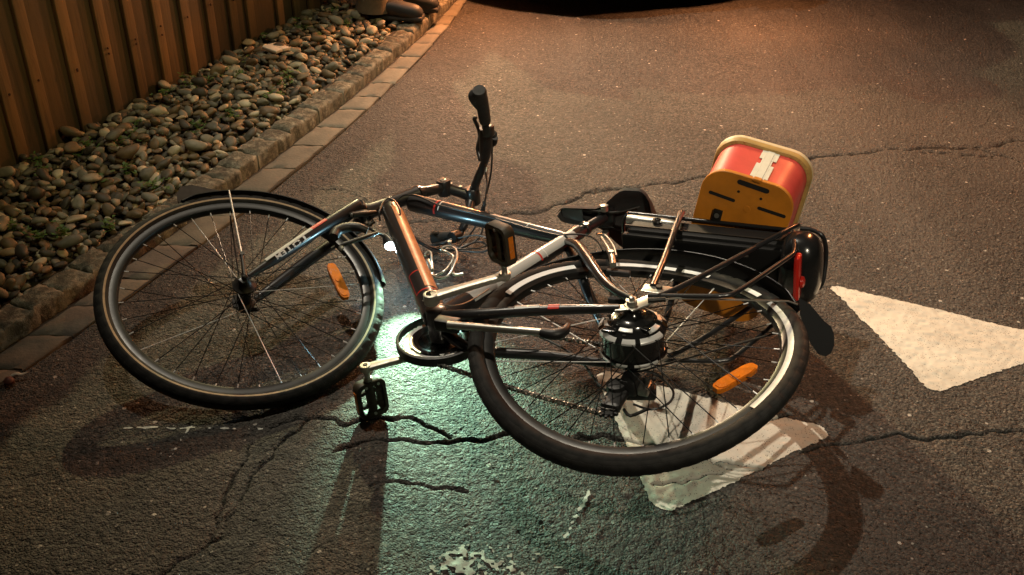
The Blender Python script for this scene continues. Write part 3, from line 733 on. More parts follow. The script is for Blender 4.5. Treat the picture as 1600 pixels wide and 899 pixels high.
for sgn in (1, -1):
    dr = MB()
    ax = W(0, .074*sgn, 0)
    for a, c in ((B(986, 467, .07), 0), (B(966, 482, .070), 0)):
        a = a if sgn > 0 else a-BL*.14
        mid = (a+ax)/2; d = unit(ax-a); dr.box(mid, (d, np.cross(BL, d), BL), (np.linalg.norm(ax-a)/2+.008, .012, .0028), 0, .0025)
    b2 = B(1030, 463, .076)-(BL*.152 if sgn < 0 else 0); mid = (b2+ax)/2; d = unit(b2-ax)
    dr.box(mid+BL*.0007, (d, np.cross(BL, d), BL), (np.linalg.norm(b2-ax)/2+.012, .017, .0026), 0, .0025)
    dr.build('dropout', M_ALU, frame)

# ------------------------------------------------------------------ wheels
RM, RT_ = .331, .0195
class Wheel:
    def __init__(s, c, n, ref, warp=0.0):
        s.c = np.asarray(c, float); s.n = unit(n); s.e1 = unit(ref-s.n*(ref@s.n)); s.e2 = np.cross(s.n, s.e1)
        if s.e2@BU < 0: s.e2 = -s.e2
        s.warp = warp
    def p(s, a, r, h=0.0):
        return s.c+r*(math.cos(a)*s.e1+math.sin(a)*s.e2)+s.n*(h+s.warp*math.cos(2*a)*(r/RM)**2)
    def ang(s, px, py, h=0.0):
        q = hit(px, py, s.c+s.n*h, s.n)-s.c; return math.atan2(q@s.e2, q@s.e1), float(np.linalg.norm(q))
    def sweep(s, mb, sect, n=144, mats=0, a0=0, a1=2*math.pi, closed=True, shut=True, tread=None):
        m = len(sect); vs = []; fs = []; mm = []; uv = []
        cnt = n if closed else n+1
        for i in range(cnt):
            a = a0+(a1-a0)*i/n
            for j_, (r, h) in enumerate(sect):
                if tread and j_ in tread and (i+(2 if j_ > len(sect)/2 else 0)) % 5 < 1: vs.append(s.p(a, r-.0028, h*.93))
                else: vs.append(s.p(a, r, h))
        for i in range(n):
            i2 = (i+1) % n if closed else i+1
            for k in range(m if shut else m-1):
                k2 = (k+1) % m
                fs.append([i*m+k, i*m+k2, i2*m+k2, i2*m+k]); mm.append(mats[k] if isinstance(mats, (list, tuple)) else mats)
                uv.append([(i/n, k/m), (i/n, (k+1)/m), ((i+1)/n, (k+1)/m), ((i+1)/n, k/m)])
        if not closed and shut: fs.append(list(range(m))[::-1]); mm.append(0); fs.append([n*m+k for k in range(m)]); mm.append(0); uv += [None, None]
        b = len(mb.v); mb.v += [tuple(x) for x in vs]; mb.f += [[b+k for k in f] for f in fs]; mb.m += mm; mb.uv += uv
    def tyre(s, mb, stripe=None, rt=RT_):
        n = 24; sect = []; mats = []
        for k in range(n):
            a = 2*math.pi*(k+.5)/n; sect.append((RM+rt*1.0*math.cos(a)*(1.03 if math.cos(a) > 0 else 1), rt*.98*math.sin(a)))
            am = math.degrees(2*math.pi*(k+1)/n); am = am if am < 180 else am-360
            mats.append(0 if abs(am) < 75 else (2 if stripe and 100 < abs(am) < 115 else 1))
        s.sweep(mb, sect, 300, mats, tread=(2, 3, 4, 19, 20, 21))
    def rim(s, mb):
        sect = [(.3185, .0115), (.3195, .009), (.316, .0075), (.314, -.0075), (.3195, -.009), (.3185, -.0115), (.306, -.0125), (.2975, -.010), (.2945, -.004), (.2945, .004), (.2975, .010), (.306, .0125)]
        s.sweep(mb, sect, 144, 0)
    def spokes(s, mb, hr, hh, n=36, bright=()):
        for i in range(n):
            side_ = 1 if i % 2 == 0 else -1; pair = (i//2) % 2
            a = 2*math.pi*i/n; ah = a+(1 if pair else -1)*R(62 if hr < .05 else 48)
            A = s.c+hr*(math.cos(ah)*s.e1+math.sin(ah)*s.e2)+s.n*hh*side_; E_ = s.p(a, .2955, .002*side_)
            mb.tube([A, E_], .00115, 6, 1 if i in bright else 0)
            d = unit(A-E_); mb.tube([E_, E_+d*.013], .0016, 6, 1)
# front wheel: the steering is turned round
Wf = Wheel(V(-.67272455, 2.1131756, .1284461), V(.2180183, -.2714050, 1.0), BF)
m_ = MB(); Wf.rim(m_); fw = m_.build('front_wheel', M_RIM, bike)
m_ = MB(); Wf.tyre(m_, True); m_.build('tyre', [M_TYRE, M_SIDE, M_TAN], fw)
m_ = MB(); Wf.spokes(m_, .026, .030, 36, (3, 14, 22, 29)); m_.build('spokes', [M_SPOKE, M_SILV], fw)
m_ = MB(); m_.lathe(Wf.c, Wf.n, [(-.062, .006), (-.052, .009), (-.046, .014), (-.040, .018), (-.034, .030), (-.030, .030), (-.026, .018), (.026, .018), (.030, .030), (.034, .030), (.040, .018), (.046, .014), (.052, .010), (.068, .007), (.070, .004)], 24)
m_.build('hub', M_DARKM, fw)
m_ = MB(); hf = Wf.c-Wf.n*.058; tgt = hit(404, 484, hf, Wf.n); m_.tube([hf, hf+unit(tgt-hf)*.012-Wf.n*.006, tgt], [.007, .006, .004], 10, smooth=3); m_.lathe(hf, Wf.n, [(-.010, .008), (.004, .010)], 16); m_.build('quick_release_lever', M_DARKM, fw)
def reflector(w, p0, p1, parent):
    a = hit(*p0, w.c+w.n*.012, w.n); b = hit(*p1, w.c+w.n*.012, w.n); d = unit(b-a); sd = np.cross(w.n, d); L_ = np.linalg.norm(b-a)
    o = []
    hw = .0135
    for t, q in ((0, .45), (.05, .8), (.2, 1), (.8, 1), (.95, .8), (1, .45)): o.append(a+d*L_*t+sd*hw*q)
    for t, q in ((1, .45), (.95, .8), (.8, 1), (.2, 1), (.05, .8), (0, .45)): o.append(a+d*L_*t-sd*hw*q)
    m = MB(); m.prism([x-w.n*.005 for x in o], w.n*.011); 
    inner = [(a+b)/2+(x-(a+b)/2)*.9 for x in o]; m.prism([x+w.n*.006 for x in inner], w.n*.002); m.lathe((a+b)/2+w.n*.007, w.n, [(0, .009), (.003, .008), (.003, .005)], 16)
    m.build('wheel_reflector', M_AMB, parent)
reflector(Wf, (516, 414), (541, 467), fw)

# rear wheel, its rim buckled
Wr = Wheel(V(.2605, 1.7197, .2665), V(-.0935, -.0395, 1.0), BF, .0272)
m_ = MB(); Wr.rim(m_); rw = m_.build('rear_wheel', M_RIM, bike)
m_ = MB(); Wr.tyre(m_, False); m_.build('tyre', [M_TYRE, M_SIDE, M_TAN], rw)
AX = W(0, 0, 0)
class _h: pass
wa = Wheel(AX, BL, BF); 
m_ = MB()
for i in range(36):
    sd_ = 1 if i % 2 == 0 else -1; pair = (i//2) % 2; a = 2*math.pi*i/36; ah = a+(1 if pair else -1)*R(40)
    A = AX+.064*(math.cos(ah)*wa.e1+math.sin(ah)*wa.e2)+BL*.028*sd_; E_ = Wr.p(a, .2955, .002*sd_); m_.tube([A, E_], .0012, 6, 1 if i in (1, 6, 11, 33, 34) else 0); m_.tube([E_, E_+unit(A-E_)*.013], .0016, 6, 1)
m_.build('spokes', [M_SPOKE, M_SILV], rw)
m_ = MB()
M_TRACK = mat('worn_brake_track', (.52, .53, .52), .38, var=.25, vscale=30)
M_SHINE = mat('bright_metal_glints', (.78, .78, .76), .3, .45)  # bright metal on the chainring, painted reflections on the motor hub
M_MOT = mat('glossy_black_motor', (.012, .012, .012), .16, .3, coat=1.0)
m_.lathe(AX, BL, [(-.046, .030), (-.044, .060), (-.036, .066), (-.030, .071), (-.026, .071), (-.025, .066), (.022, .066), (.023, .071), (.028, .071), (.031, .067), (.036, .062), (.041, .050), (.050, .044), (.052, .030), (.058, .020), (.066, .016)], 48,
         [0]*15)
for a_, b_, r0_, r1_, h0_ in ((1.2, 2.9, .052, .061, .0375), (3.2, 3.8, .050, .060, .0385), (-.9, -.2, .053, .060, .038), (.3, .75, .052, .0595, .0385), (4.4, 5.0, .044, .052, .0435)):  # bright arcs built in for light reflected by the hub
    wa.sweep(m_, [(r0_, h0_+.004), (r0_, h0_+.0055), (r1_, h0_+.001), (r1_, h0_-.001)], 14, 1, a_, b_, closed=False)
for a_, b_ in ((-2.9, -2.1), (-1.95, -1.55), (-1.35, -.55), (-.35, .1), (.4, 1.5), (1.9, 2.6)):  # broken arcs round the hub edges, likewise painted reflections
    wa.sweep(m_, [(.0705, .0225), (.0722, .0235), (.0722, .0275), (.0700, .0300), (.0640, .0345), (.0640, .0335)], 16, 1, a_, b_, closed=False); wa.sweep(m_, [(.0705, -.0305), (.0722, -.0295), (.0722, -.0265), (.0700, -.0245)], 16, 1, a_+.25, b_+.2, closed=False)
m_.box(AX+BF*.035-BU*.045+BL*.040, (BF, BU, BL), (.016, .010, .004), 0, .003); m_.box(AX-BF*.03-BU*.030+BL*.046, (unit(BF+BU*.4), unit(BU-BF*.4), BL), (.018, .007, .003), 0, .002)
mh = m_.build('motor_hub', [M_MOT, M_SHINE], rw)
m_ = MB()
for i in range(8):
    a = 2*math.pi*i/8; c = AX+.057*(math.cos(a)*wa.e1+math.sin(a)*wa.e2)+BL*.0365; m_.lathe(c, BL, [(0, .004), (.003, .004), (.003, .002)], 8)
m_.build('bolt', M_DARKM, mh)
m_ = MB(); m_.lathe(AX, BL, [(-.098, .005), (.064, .005), (.078, .0062), (.079, .011), (.0895, .011), (.090, .006), (.098, .0058), (.099, .004)], 6); m_.build('axle', M_ALU, rw)
m_ = MB()
for k in range(6): 
    m_.lathe(AX-BL*(.048+.0038*k), BL, [(-.001, .046-.0042*k), (.001, .046-.0042*k)], 40)
m_.build('sprocket_cassette', M_DARKM, rw)
m_ = MB()
def arcpx(a, b):
    A, B_ = Wr.ang(*a, .012)[0], Wr.ang(*b, .012)[0]
    d = (B_-A+math.pi) % (2*math.pi)-math.pi
    return A, A+d
for pts in (((796, 474), (906, 427)), ((961, 419), (1048, 426)), ((1057, 427), (1092, 438)), ((1145, 452), (1178, 466)), ((1196, 478), (1222, 505), (1240, 560), (1152, 633))):
    A = Wr.ang(*pts[0], .012)[0]; B_ = A
    for q in pts[1:]:
        d = (Wr.ang(*q, .012)[0]-B_+math.pi) % (2*math.pi)-math.pi; B_ += d
    m_ = MB(); Wr.sweep(m_, [(.3085, .0136), (.3085, .0150), (.3190, .0160), (.3205, .0168), (.3205, .0155)], max(10, int(abs(B_-A)*30)), 0, A, B_, closed=False)
    m_.build('reflective_strip', M_REFL if len(pts) == 2 else M_TRACK, rw)
reflector(Wr, (1117, 610), (1180, 573), rw)

# ------------------------------------------------------------------ fork with lettering, stem, handlebar
K = B(556, 341, -.005)
fk = MB()
fk.tube([hb+steer_ax*.004, K], [.0185, .0185], 18)
fk.lathe(hb, -steer_ax, [(-.006, .026), (.004, .027), (.006, .023), (.016, .022), (.018, .026), (.026, .0265), (.030, .020)], 26)
for q_ in (.30, .42, .54, .66): fk.lathe(hb*(1-q_)+K*q_, steer_ax, [(-.0035, .0195), (-.002, .0215), (.002, .0215), (.0035, .0195)], 24, 1)
wrad = unit((K-Wf.c)-Wf.n*((K-Wf.c)@Wf.n))
for sgn in (1, -1):
    d0 = Wf.c+Wf.n*.0555*sgn; top = K+Wf.n*.047*sgn-steer_ax*.012
    side_b = np.cross(Wf.n, wrad); 
    P = [top+wrad*.022, top, top*.62+d0*.38, top*.3+d0*.7, top*.12+d0*.88+0*side_b, d0+wrad*.012]
    P = [P[0], P[1], P[2]+BF*.004, P[3], P[4], P[5]]
    fk.tube(P, [.013, .0165, .0165, .0145, .010, .007], 16, smooth=5)
    fk.box(d0, (wrad, np.cross(Wf.n, wrad), Wf.n), (.016, .010, .003), 0, .003)
    fk.tube([top+wrad*.018, K+wrad*.028+Wf.n*.012*sgn], [.015, .018], 14)
fork = fk.build('fork', [M_BLACK, M_ALU], bike)
# stripe and lettering on the left blade
d0 = Wf.c+Wf.n*.0555; top = K+Wf.n*.047-steer_ax*.012
bd = unit(top-d0); bo = unit(CAM_O-(top+d0)/2); bo = unit(bo-bd*(bo@bd)); bs = np.cross(bd, bo)
L_bl = np.linalg.norm(top-d0)
BLP = catmull([top+wrad*.022, top, top*.62+d0*.38+BF*.004, top*.3+d0*.7, top*.12+d0*.88, d0+wrad*.012][::-1], 20)
def blade(t): return BLP[int(np.clip(t, 0, .999)*80)]
dm = MB()
rb = .0168
def bandb(t0, t1, a0, a1, m, seg=12):
    vs = []
    for i in range(seg+1):
        t = t0+(t1-t0)*i/seg; rr_ = .0148+(.0176-.0148)*min(1, max(0, (t-.25)/.25))
        for j in range(5):
            a = R(a0+(a1-a0)*j/4); vs.append(blade(t)+rr_*(math.cos(a)*bo+math.sin(a)*bs))
    dm.add(vs, [[i*5+j, i*5+j+1, i*5+j+6, i*5+j+5] for i in range(seg) for j in range(4)], m)
up_side = 1 if bs@CAM_U > 0 else -1
bandb(.36, .74, up_side*28, up_side*62, 0); bandb(.745, .83, up_side*28, up_side*66, 1)
dm.build('fork_stripe', [M_GREY, M_RED], fork, recalc=False)
tcu = bpy.data.curves.new('fork_lettering', 'FONT'); tcu.body = 'TOTEM'; tcu.size = 1.0; tcu.offset = .02
tob = bpy.data.objects.new('tmp_text', tcu); COL.objects.link(tob)
bpy.context.view_layer.update(); tme = bpy.data.meshes.new_from_object(tob); COL.objects.unlink(tob); bpy.data.objects.remove(tob)
bmt = bmesh.new(); bmt.from_mesh(tme); bmesh.ops.triangulate(bmt, faces=bmt.faces)
for _ in range(2): bmesh.ops.subdivide_edges(bmt, edges=[e for e in bmt.edges if e.calc_length() > .12], cuts=2); bmesh.ops.triangulate(bmt, faces=bmt.faces)
bmt.to_mesh(tme); bmt.free()
tv = np.array([v.co[:] for v in tme.vertices]); tf = [list(p.vertices) for p in tme.polygons]; w_ = tv[:, 0].max(); h_ = tv[:, 1].max()
lt = MB(); vs = []
for x, y, _ in tv:
    t = .70-.26*(x/w_); aa = R(up_side*(25-43*(y/h_)))   # letters read upside down in the view
    rr_ = .0178; vs.append(blade(t)+rr_*(math.cos(aa)*bo+math.sin(aa)*bs))
lt.add(vs, tf, 0); lt.build('lettering', M_WHITE, fork, recalc=False)

# brakes
fbk = MB(); fbk.lathe(K-steer_ax*.052, BF, [(-.012, .010), (.012, .010), (.013, .006)], 14, 0); fbk = fbk.build('front_brake', [M_DARKM, M_RUB, M_ALU], bike)
for sgn in (1, -1):
    fb = MB()
    a = K+Wf.n*.040*sgn-steer_ax*.052-wrad*0; b = a-BF*.035; c = b+steer_ax*.075-Wf.n*.022*sgn-BF*.004
    fb.tube([a, b], .008, 10); fb.tube([b, (b+c)/2-BF*.006, c], [.0085, .008, .006], 10, smooth=3)
    fb.box((a+c)/2-BF*.004, (unit(c-a), Wf.n, BF), (.022, .011, .010), 0, .005); fb.box(a-BF*.022-Wf.n*.020*sgn, (wrad, Wf.n, BF), (.028, .008, .007), 1, .003)
    fb.lathe(b, -BF, [(0, .006), (.006, .006), (.006, .003)], 10, 2); fb.build('brake_arm', [M_DARKM, M_RUB, M_ALU], fbk)
fb = MB(); fb.tube([B(521, 371, .06), B(527, 361, .064), B(545, 355, .064), B(562, 356, .06), B(574, 361, .05)], [.013, .014, .013, .012, .009], 12, 0, smooth=5); fb.tube([B(531, 384, .05), B(558, 375, .055), B(590, 364, .05)], [.006, .0055, .004], 10, 0, smooth=4); fb.lathe(B(533, 388, .05), unit(CAM_O-B(533, 388, .05)), [(-.004, .007), (.004, .007), (.005, .004)], 12, 2); fb.build('brake_booster', [M_PLAST, M_RUB, M_ALU], fbk); fb = MB()
fb.tube([B(572, 372, .02), B(588, 364, .02), B(602, 367, .01), B(612, 377, .0)], .0026, 8, 2, smooth=4)
fb.build('brake_noodle', [M_DARKM, M_RUB, M_ALU], fbk); fb = MB(); fb.box(B(566, 372, .045), (unit(B(600, 366, .045)-B(540, 384, .045)), BU, BL), (.035, .006, .006), 0, .003)
fb.build('brake_link', [M_DARKM, M_RUB, M_ALU], fbk)
rbk = MB(); rbk.tube([B(932, 366, .03), B(945, 368, .02), B(958, 384, .03), B(963, 400, .04)], .003, 8, 2, smooth=4); rbk_o = rbk.build('rear_brake', [M_ALU, M_RUB, M_ALU], bike)
for (a, b, c) in (((958, 415, .055), (955, 398, .055), (940, 372, .03)), ((958, 415, -.055), (955, 398, -.055), (940, 372, -.03))):
    rbk = MB(); A, B_, C = B(*a), B(*b), B(*c)
    if a[2] < 0: sh = -BL*.11; A = B(a[0], a[1], .055)+sh; B_ = B(b[0], b[1], .055)+sh; C = B(c[0], c[1], .03)-BL*.06
    rbk.tube([A, B_, C], [.008, .0075, .005], 10, 0, smooth=3); rbk.lathe(B_, unit(BL*np.sign(a[2])), [(0, .007), (.010, .007), (.010, .004)], 12, 2)
    rbk.box(A-BL*.018*np.sign(a[2])+BF*-.012, (BF, BL, BU), (.028, .007, .007), 1, .003); rbk.build('brake_arm', [M_ALU, M_RUB, M_ALU], rbk_o)

sp1 = B(661, 300, -.003); sp2 = B(686, 293, -.012); piv = B(694, 293, -.016); clampc = B(738, 306, -.055)
sm_ = MB()
sm_.lathe(ht, unit(sp1-ht), [(-.002, .024), (.006, .024), (.008, .019), (.020, .019)], 24)
sm_.tube([sp1, B(672, 298, -.006), piv], [.0165, .0155, .015], 16, smooth=3)
sm_.lathe(piv-BL*.024, BL, [(0, .019), (.004, .0215), (.044, .0215), (.048, .019)], 28)
sm_.lathe(piv+BL*.024, BL, [(0, .0088), (.002, .0088), (.0025, .005), (-.001, .0045)], 18, 1)
d_ = unit(clampc-piv)
sm_.tube([piv+d_*.01, piv*.5+clampc*.5, clampc], [.016, .0150, .0185], 14, up=BL, flat=1.1)
sm_.lathe(clampc-BL*.026, BL, [(0, .021), (.003, .0235), (.049, .0235), (.052, .021)], 24)
for t in (.25, .6): sm_.lathe(piv*(1-t)+clampc*t+BL*.0165, BL, [(0, .006), (.004, .006), (.004, .003)], 12, 1)
sm_.lathe(clampc+d_*.02+BL*.015, d_, [(0, .006), (.008, .006), (.008, .003)], 10, 1)
stem = sm_.build('stem', [M_BLACK, M_ALU], bike)

hbP = [B(700, 370, -.142), B(713, 368, -.132), B(722, 358, -.115), B(730, 340, -.09), clampc, B(745, 283, .0), B(755, 259, .05), B(762, 235, .11), B(760, 205, .185), B(757, 186, .225)]
hm = MB(); hm.tube(hbP, [.0112, .0112, .0112, .0125, .0140, .0125, .0115, .0112, .0112, .0112], 14, smooth=6)
hbar = hm.build('handlebar', M_BLACK, bike)
gm = MB(); g0, g1, g2 = B(758, 190, .218), B(754, 165, .275), B(749, 143, .325)
gm.tube([g0, g0*.85+g1*.15, g1, g2*.9+g1*.1, g2], [.0155, .0165, .0175, .0185, .0175], 18, smooth=4)
gd = unit(g2-g0); gs = unit(np.cross(gd, BU))
wing = unit(B(738, 160, .28)-B(756, 160, .28))
gm.tube([g1+wing*.004-gd*.02, g1+wing*.014+gd*.012, g2+wing*.016-gd*.018, g2+wing*.008-gd*.004], [.010, .014, .017, .012], 14, smooth=4)
gm.tube([g2-gd*.003, g2+gd*.006], [.0195, .017], 18)
gm.build('grip', M_RUB, hbar)
gm = MB(); h0, h1 = B(708, 369, -.136), B(678, 372, -.150)
gm.tube([h0, h0*.5+h1*.5, h1*.97+h0*.03, h1], [.0155, .0175, .021, .019], 18, smooth=4); gm.build('grip', M_RUB, hbar)
lv = MB(); q0 = B(762, 228, .13)
lv.tube([B(757, 248, .085), B(759, 225, .14), B(758, 200, .19)], [.014, .019, .0165], 14, 0, smooth=4)
lv.tube([B(774, 216, .15), B(771, 224, .13), B(757, 226, .12)], [.008, .010, .012], 10, 0, smooth=3)
lv.tube([B(751, 250, .075), B(747, 232, .10), B(750, 215, .14), B(747, 200, .18), B(741, 186, .215), B(744, 184, .217)], [.007, .007, .0065, .006, .0055, .005], 10, 2, smooth=5)
lv.box(B(764, 205, .19), (unit(B(770, 205, .19)-B(760, 205, .19)), BL, BU), (.012, .016, .014), 0, .005)
lv.lathe(B(771, 210, .165), unit(CAM_O-B(771, 210, .165)), [(-.004, .011), (.004, .011), (.006, .008)], 18, 0)
lv.tube([B(760, 262, .05), B(759, 272, .035)], .0048, 10, 1)
lv.build('brake_lever', [M_PLAST, M_ALU, M_BLACK], hbar)
lv = MB()
lv.tube([B(722, 364, -.12), B(700, 378, -.13), B(672, 384, -.14)], [.007, .006, .004], 10, 2, smooth=4); lv.tube([B(716, 368, -.125), B(706, 372, -.12)], .017, 12, 0); lv.lathe(B(703, 381, -.12), BL, [(-.004, .006), (.008, .006), (.008, .003)], 10, 1)
lv.build('brake_lever', [M_PLAST, M_ALU, M_BLACK], hbar)

def cable(pts, r=.0026, m=M_CABLE, parent=bike, name='cable'):
    c = MB(); c.tube([B(*q) for q in pts], r, 8, 0, smooth=6); return c.build(name, m, parent)
cable([(759, 270, .04), (761, 292, .02), (757, 318, -.02), (752, 332, -.05), (744, 352, -.09), (730, 372, -.12), (706, 392, -.13), (676, 388, -.12), (650, 372, -.09), (632, 360, -.06)])
cable([(769, 222, .13), (768, 262, .06), (763, 292, 0), (757, 318, -.03), (756, 345, -.08), (748, 372, -.12), (714, 391, -.13), (680, 392, -.12), (648, 376, -.08)])
cable([(703, 381, -.12), (716, 388, -.125), (732, 382, -.12), (752, 378, -.12), (764, 388, -.12), (752, 394, -.13), (716, 392, -.13), (676, 387, -.10), (640, 368, -.05)])
cable([(716, 372, -.12), (748, 368, -.11), (766, 378, -.12), (748, 388, -.125), (700, 389, -.12), (662, 382, -.09), (636, 366, -.05)], .0022)
cable([(594, 346, .012), (593, 330, .035), (602, 312, .045), (615, 313, .04), (624, 326, .036), (625, 335, .030)])
cable([(622, 312, .022), (632, 305, .032), (650, 306, .034), (668, 313, .03), (690, 322, .026), (760, 338, .024), (830, 358, .021), (872, 368, .018)], .0023)
cable([(872, 368, .018), (896, 366, .024), (920, 369, .028), (934, 378, .03), (942, 392, .03)], .0024)
cable([(660, 470, .03), (700, 478, .035), (735, 470, .02), (790, 433, .012), (850, 392, .012)], .0016, M_ALU)
cable([(735, 492, -.06), (800, 510, -.07), (862, 535, -.075), (905, 562, -.08), (935, 600, -.085), (950, 612, -.085)], .0026)
cable([(985, 585, -.06), (1010, 580, -.07), (1035, 592, -.085), (1052, 612, -.085), (1045, 630, -.09), (1018, 640, -.09), (990, 632, -.09)], .0026)
cw = MB()
for s0, s1 in (((757, 318, -.03), (752, 335, -.06)), ((690, 389, -.125), (672, 388, -.115))):
    A, C = B(*s0), B(*s1)
    for i in range(7): cw.ring([A+(C-A)*i/6+.0065*(math.cos(t)*BL+math.sin(t)*unit(np.cross(BL, C-A))) for t in np.linspace(0, 6.283, 13)[:-1]], .0016, 6)
cw.build('cable_wrap', M_PLAST, bike)

# front mudguard and its stay
mgd = MB()
def mudguard(w, mb, aA, aB, r=.366, hw=.026, n=60, flare=0.0):
    for i in range(1):
        sect_n = 9; vs = []; 
        for i in range(n+1):
            t = i/n; a = aA+(aB-aA)*t; k = hw*(1+flare*max(0, (t-.9)/.1)) ; e = min(1, .35+4*min(t, 1-t)) if False else 1
            for j in range(sect_n):
                b = (j/(sect_n-1)-.5)*2; vs.append(w.p(a, r-.012*b*b, k*b*min(1, .6+8*min(t, 1-t))))
            for j in range(sect_n-1, -1, -1):
                b = (j/(sect_n-1)-.5)*2; vs.append(w.p(a, r-.0018-.012*b*b, k*.97*b*min(1, .6+8*min(t, 1-t))))
        m = sect_n*2; fs = [[i*m+k, i*m+(k+1) % m, (i+1)*m+(k+1) % m, (i+1)*m+k] for i in range(n) for k in range(m)]
        fs += [list(range(m))[::-1], [n*m+k for k in range(m)]]; mb.add(vs, fs, 0)
aT = Wf.ang(272, 300, .0)[0]; aF = Wf.ang(606, 445, .0)[0]
d = (aF-aT) % (2*math.pi); d = d if d < math.pi else d-2*math.pi
mudguard(Wf, mgd, aT, aT+d, .363)
fm_ = mgd.build('front_mudguard', M_PLAST, bike)
m_ = MB(); fpz = [hit(x, y, Wf.c, Wf.n)+Wf.n*z for x, y, z in ((276, 304, 0), (282, 295, .008), (300, 294, .012), (322, 299, .012), (350, 303, .01), (330, 309, .004), (306, 317, 0), (284, 319, -.004), (277, 313, -.002))]; m_.prism(fpz, -Wf.n*.004+unit(Wf.c-fpz[0])*.003); m_.build('mud_flap', mat('brown_flap_rubber', (.030, .020, .011), .7, var=.3), fm_)
m_ = MB()
stT = hit(358, 298, Wf.c+Wf.n*.03, Wf.n)
st_c = Wf.c+Wf.n*.066; knee = hit(378, 398, st_c, Wf.n)
m_.tube([st_c, knee], [.006, .005], 10, 1); m_.tube([knee, stT], .0021, 8, 0); m_.lathe(knee, Wf.n, [(-.004, .006), (.006, .006), (.006, .003)], 10, 1)
s2 = Wf.c-Wf.n*.06; m_.tube([s2, stT-Wf.n*.055], .0021, 8, 2)
m_.build('mudguard_stay', [M_SILV, M_DARKM, M_DARKM], fm_)
# rear mudguard
mgd = MB(); a0_ = Wr.ang(800, 440, .0)[0]; a1_ = Wr.ang(1258, 490, 0)[0]
d = (a1_-a0_); d = (d+math.pi) % (2*math.pi)-math.pi
mudguard(wa, mgd, a0_, a0_+d, .372, .027, 70)
rmg = mgd.build('rear_mudguard', M_PLAST, bike)
m_ = MB(); m_.prism([B(x, y, .03-.0008*(y-468)) for x, y in ((1248, 466), (1262, 474), (1274, 488), (1285, 501), (1296, 510), (1301, 522), (1301, 540), (1296, 552), (1288, 557), (1278, 553), (1267, 538), (1258, 518), (1250, 492))], -unit(BF)*.003); m_.build('mud_flap', mat('flap_rubber', (.008, .008, .008), .9, spec=.15), rmg)
m_ = MB(); m_.tube([B(1012, 470, .082), B(1040, 468, .082)], .0052, 10, 1); m_.tube([B(1040, 468, .082), B(1060, 466, .078), B(1232, 471, .03), B(1246, 476, .02)], .0021, 8, 0)
m_.tube([W(-.02, -.08, 0), W(-.31, -.03, .18)], .0022, 8, 1); m_.build('mudguard_stay', [M_ALU, M_DARKM], rmg)

# ------------------------------------------------------------------ drivetrain
def crank(hole, end, sgn):
    m = MB(); d = unit(end-hole); sd = np.cross(BL, d)
    n = 10; vs = []; sect = 12
    P = []; hw = []; ht_ = []
    for i in range(n+1):
        t = i/n; P.append(hole+(end-hole)*t); hw.append(.0165*(1-t)+.0130*t-.003*math.sin(math.pi*t)); ht_.append(.0095-.0025*t)
    for i in range(n+1):
        for k in range(sect):
            a = 2*math.pi*k/sect; cx, cy = math.cos(a), math.sin(a)
            vs.append(P[i]+sd*hw[i]*np.sign(cx)*abs(cx)**.6+BL*ht_[i]*np.sign(cy)*abs(cy)**.6)
    m.add(vs, [[i*sect+k, i*sect+(k+1) % sect, (i+1)*sect+(k+1) % sect, (i+1)*sect+k] for i in range(n) for k in range(sect)], 0)
    m.lathe(hole-BL*.0125*sgn*0-BL*.016, BL, [(0, .0155), (.002, .0175), (.0255, .0175), (.0265, .0155), (.0267, .0115), (.020, .0110)], 28, 0); m.lathe(hole, BL, [(-.002, .0108), (.0045, .0108)], 20, 1)
    m.lathe(end-BL*.0085, BL, [(0, .012), (.002, .0133), (.0155, .0133), (.017, .0115)], 24, 0); m.lathe(end, BL, [(-.0102, .0055), (.0100, .0055)], 14, 1)
    return m.build('crank', [M_CRANK, M_DARKM], bike)
cL = crank(B(674, 465, .063), B(789, 431, .083), 1); cR = crank(BBc-BL*.072, B(571.5, 575, -.085), -1)
M_PEDAL = mat('dusty_pedal_plastic', (.040, .029, .014), .55, var=.5, vscale=70, bump=.2)
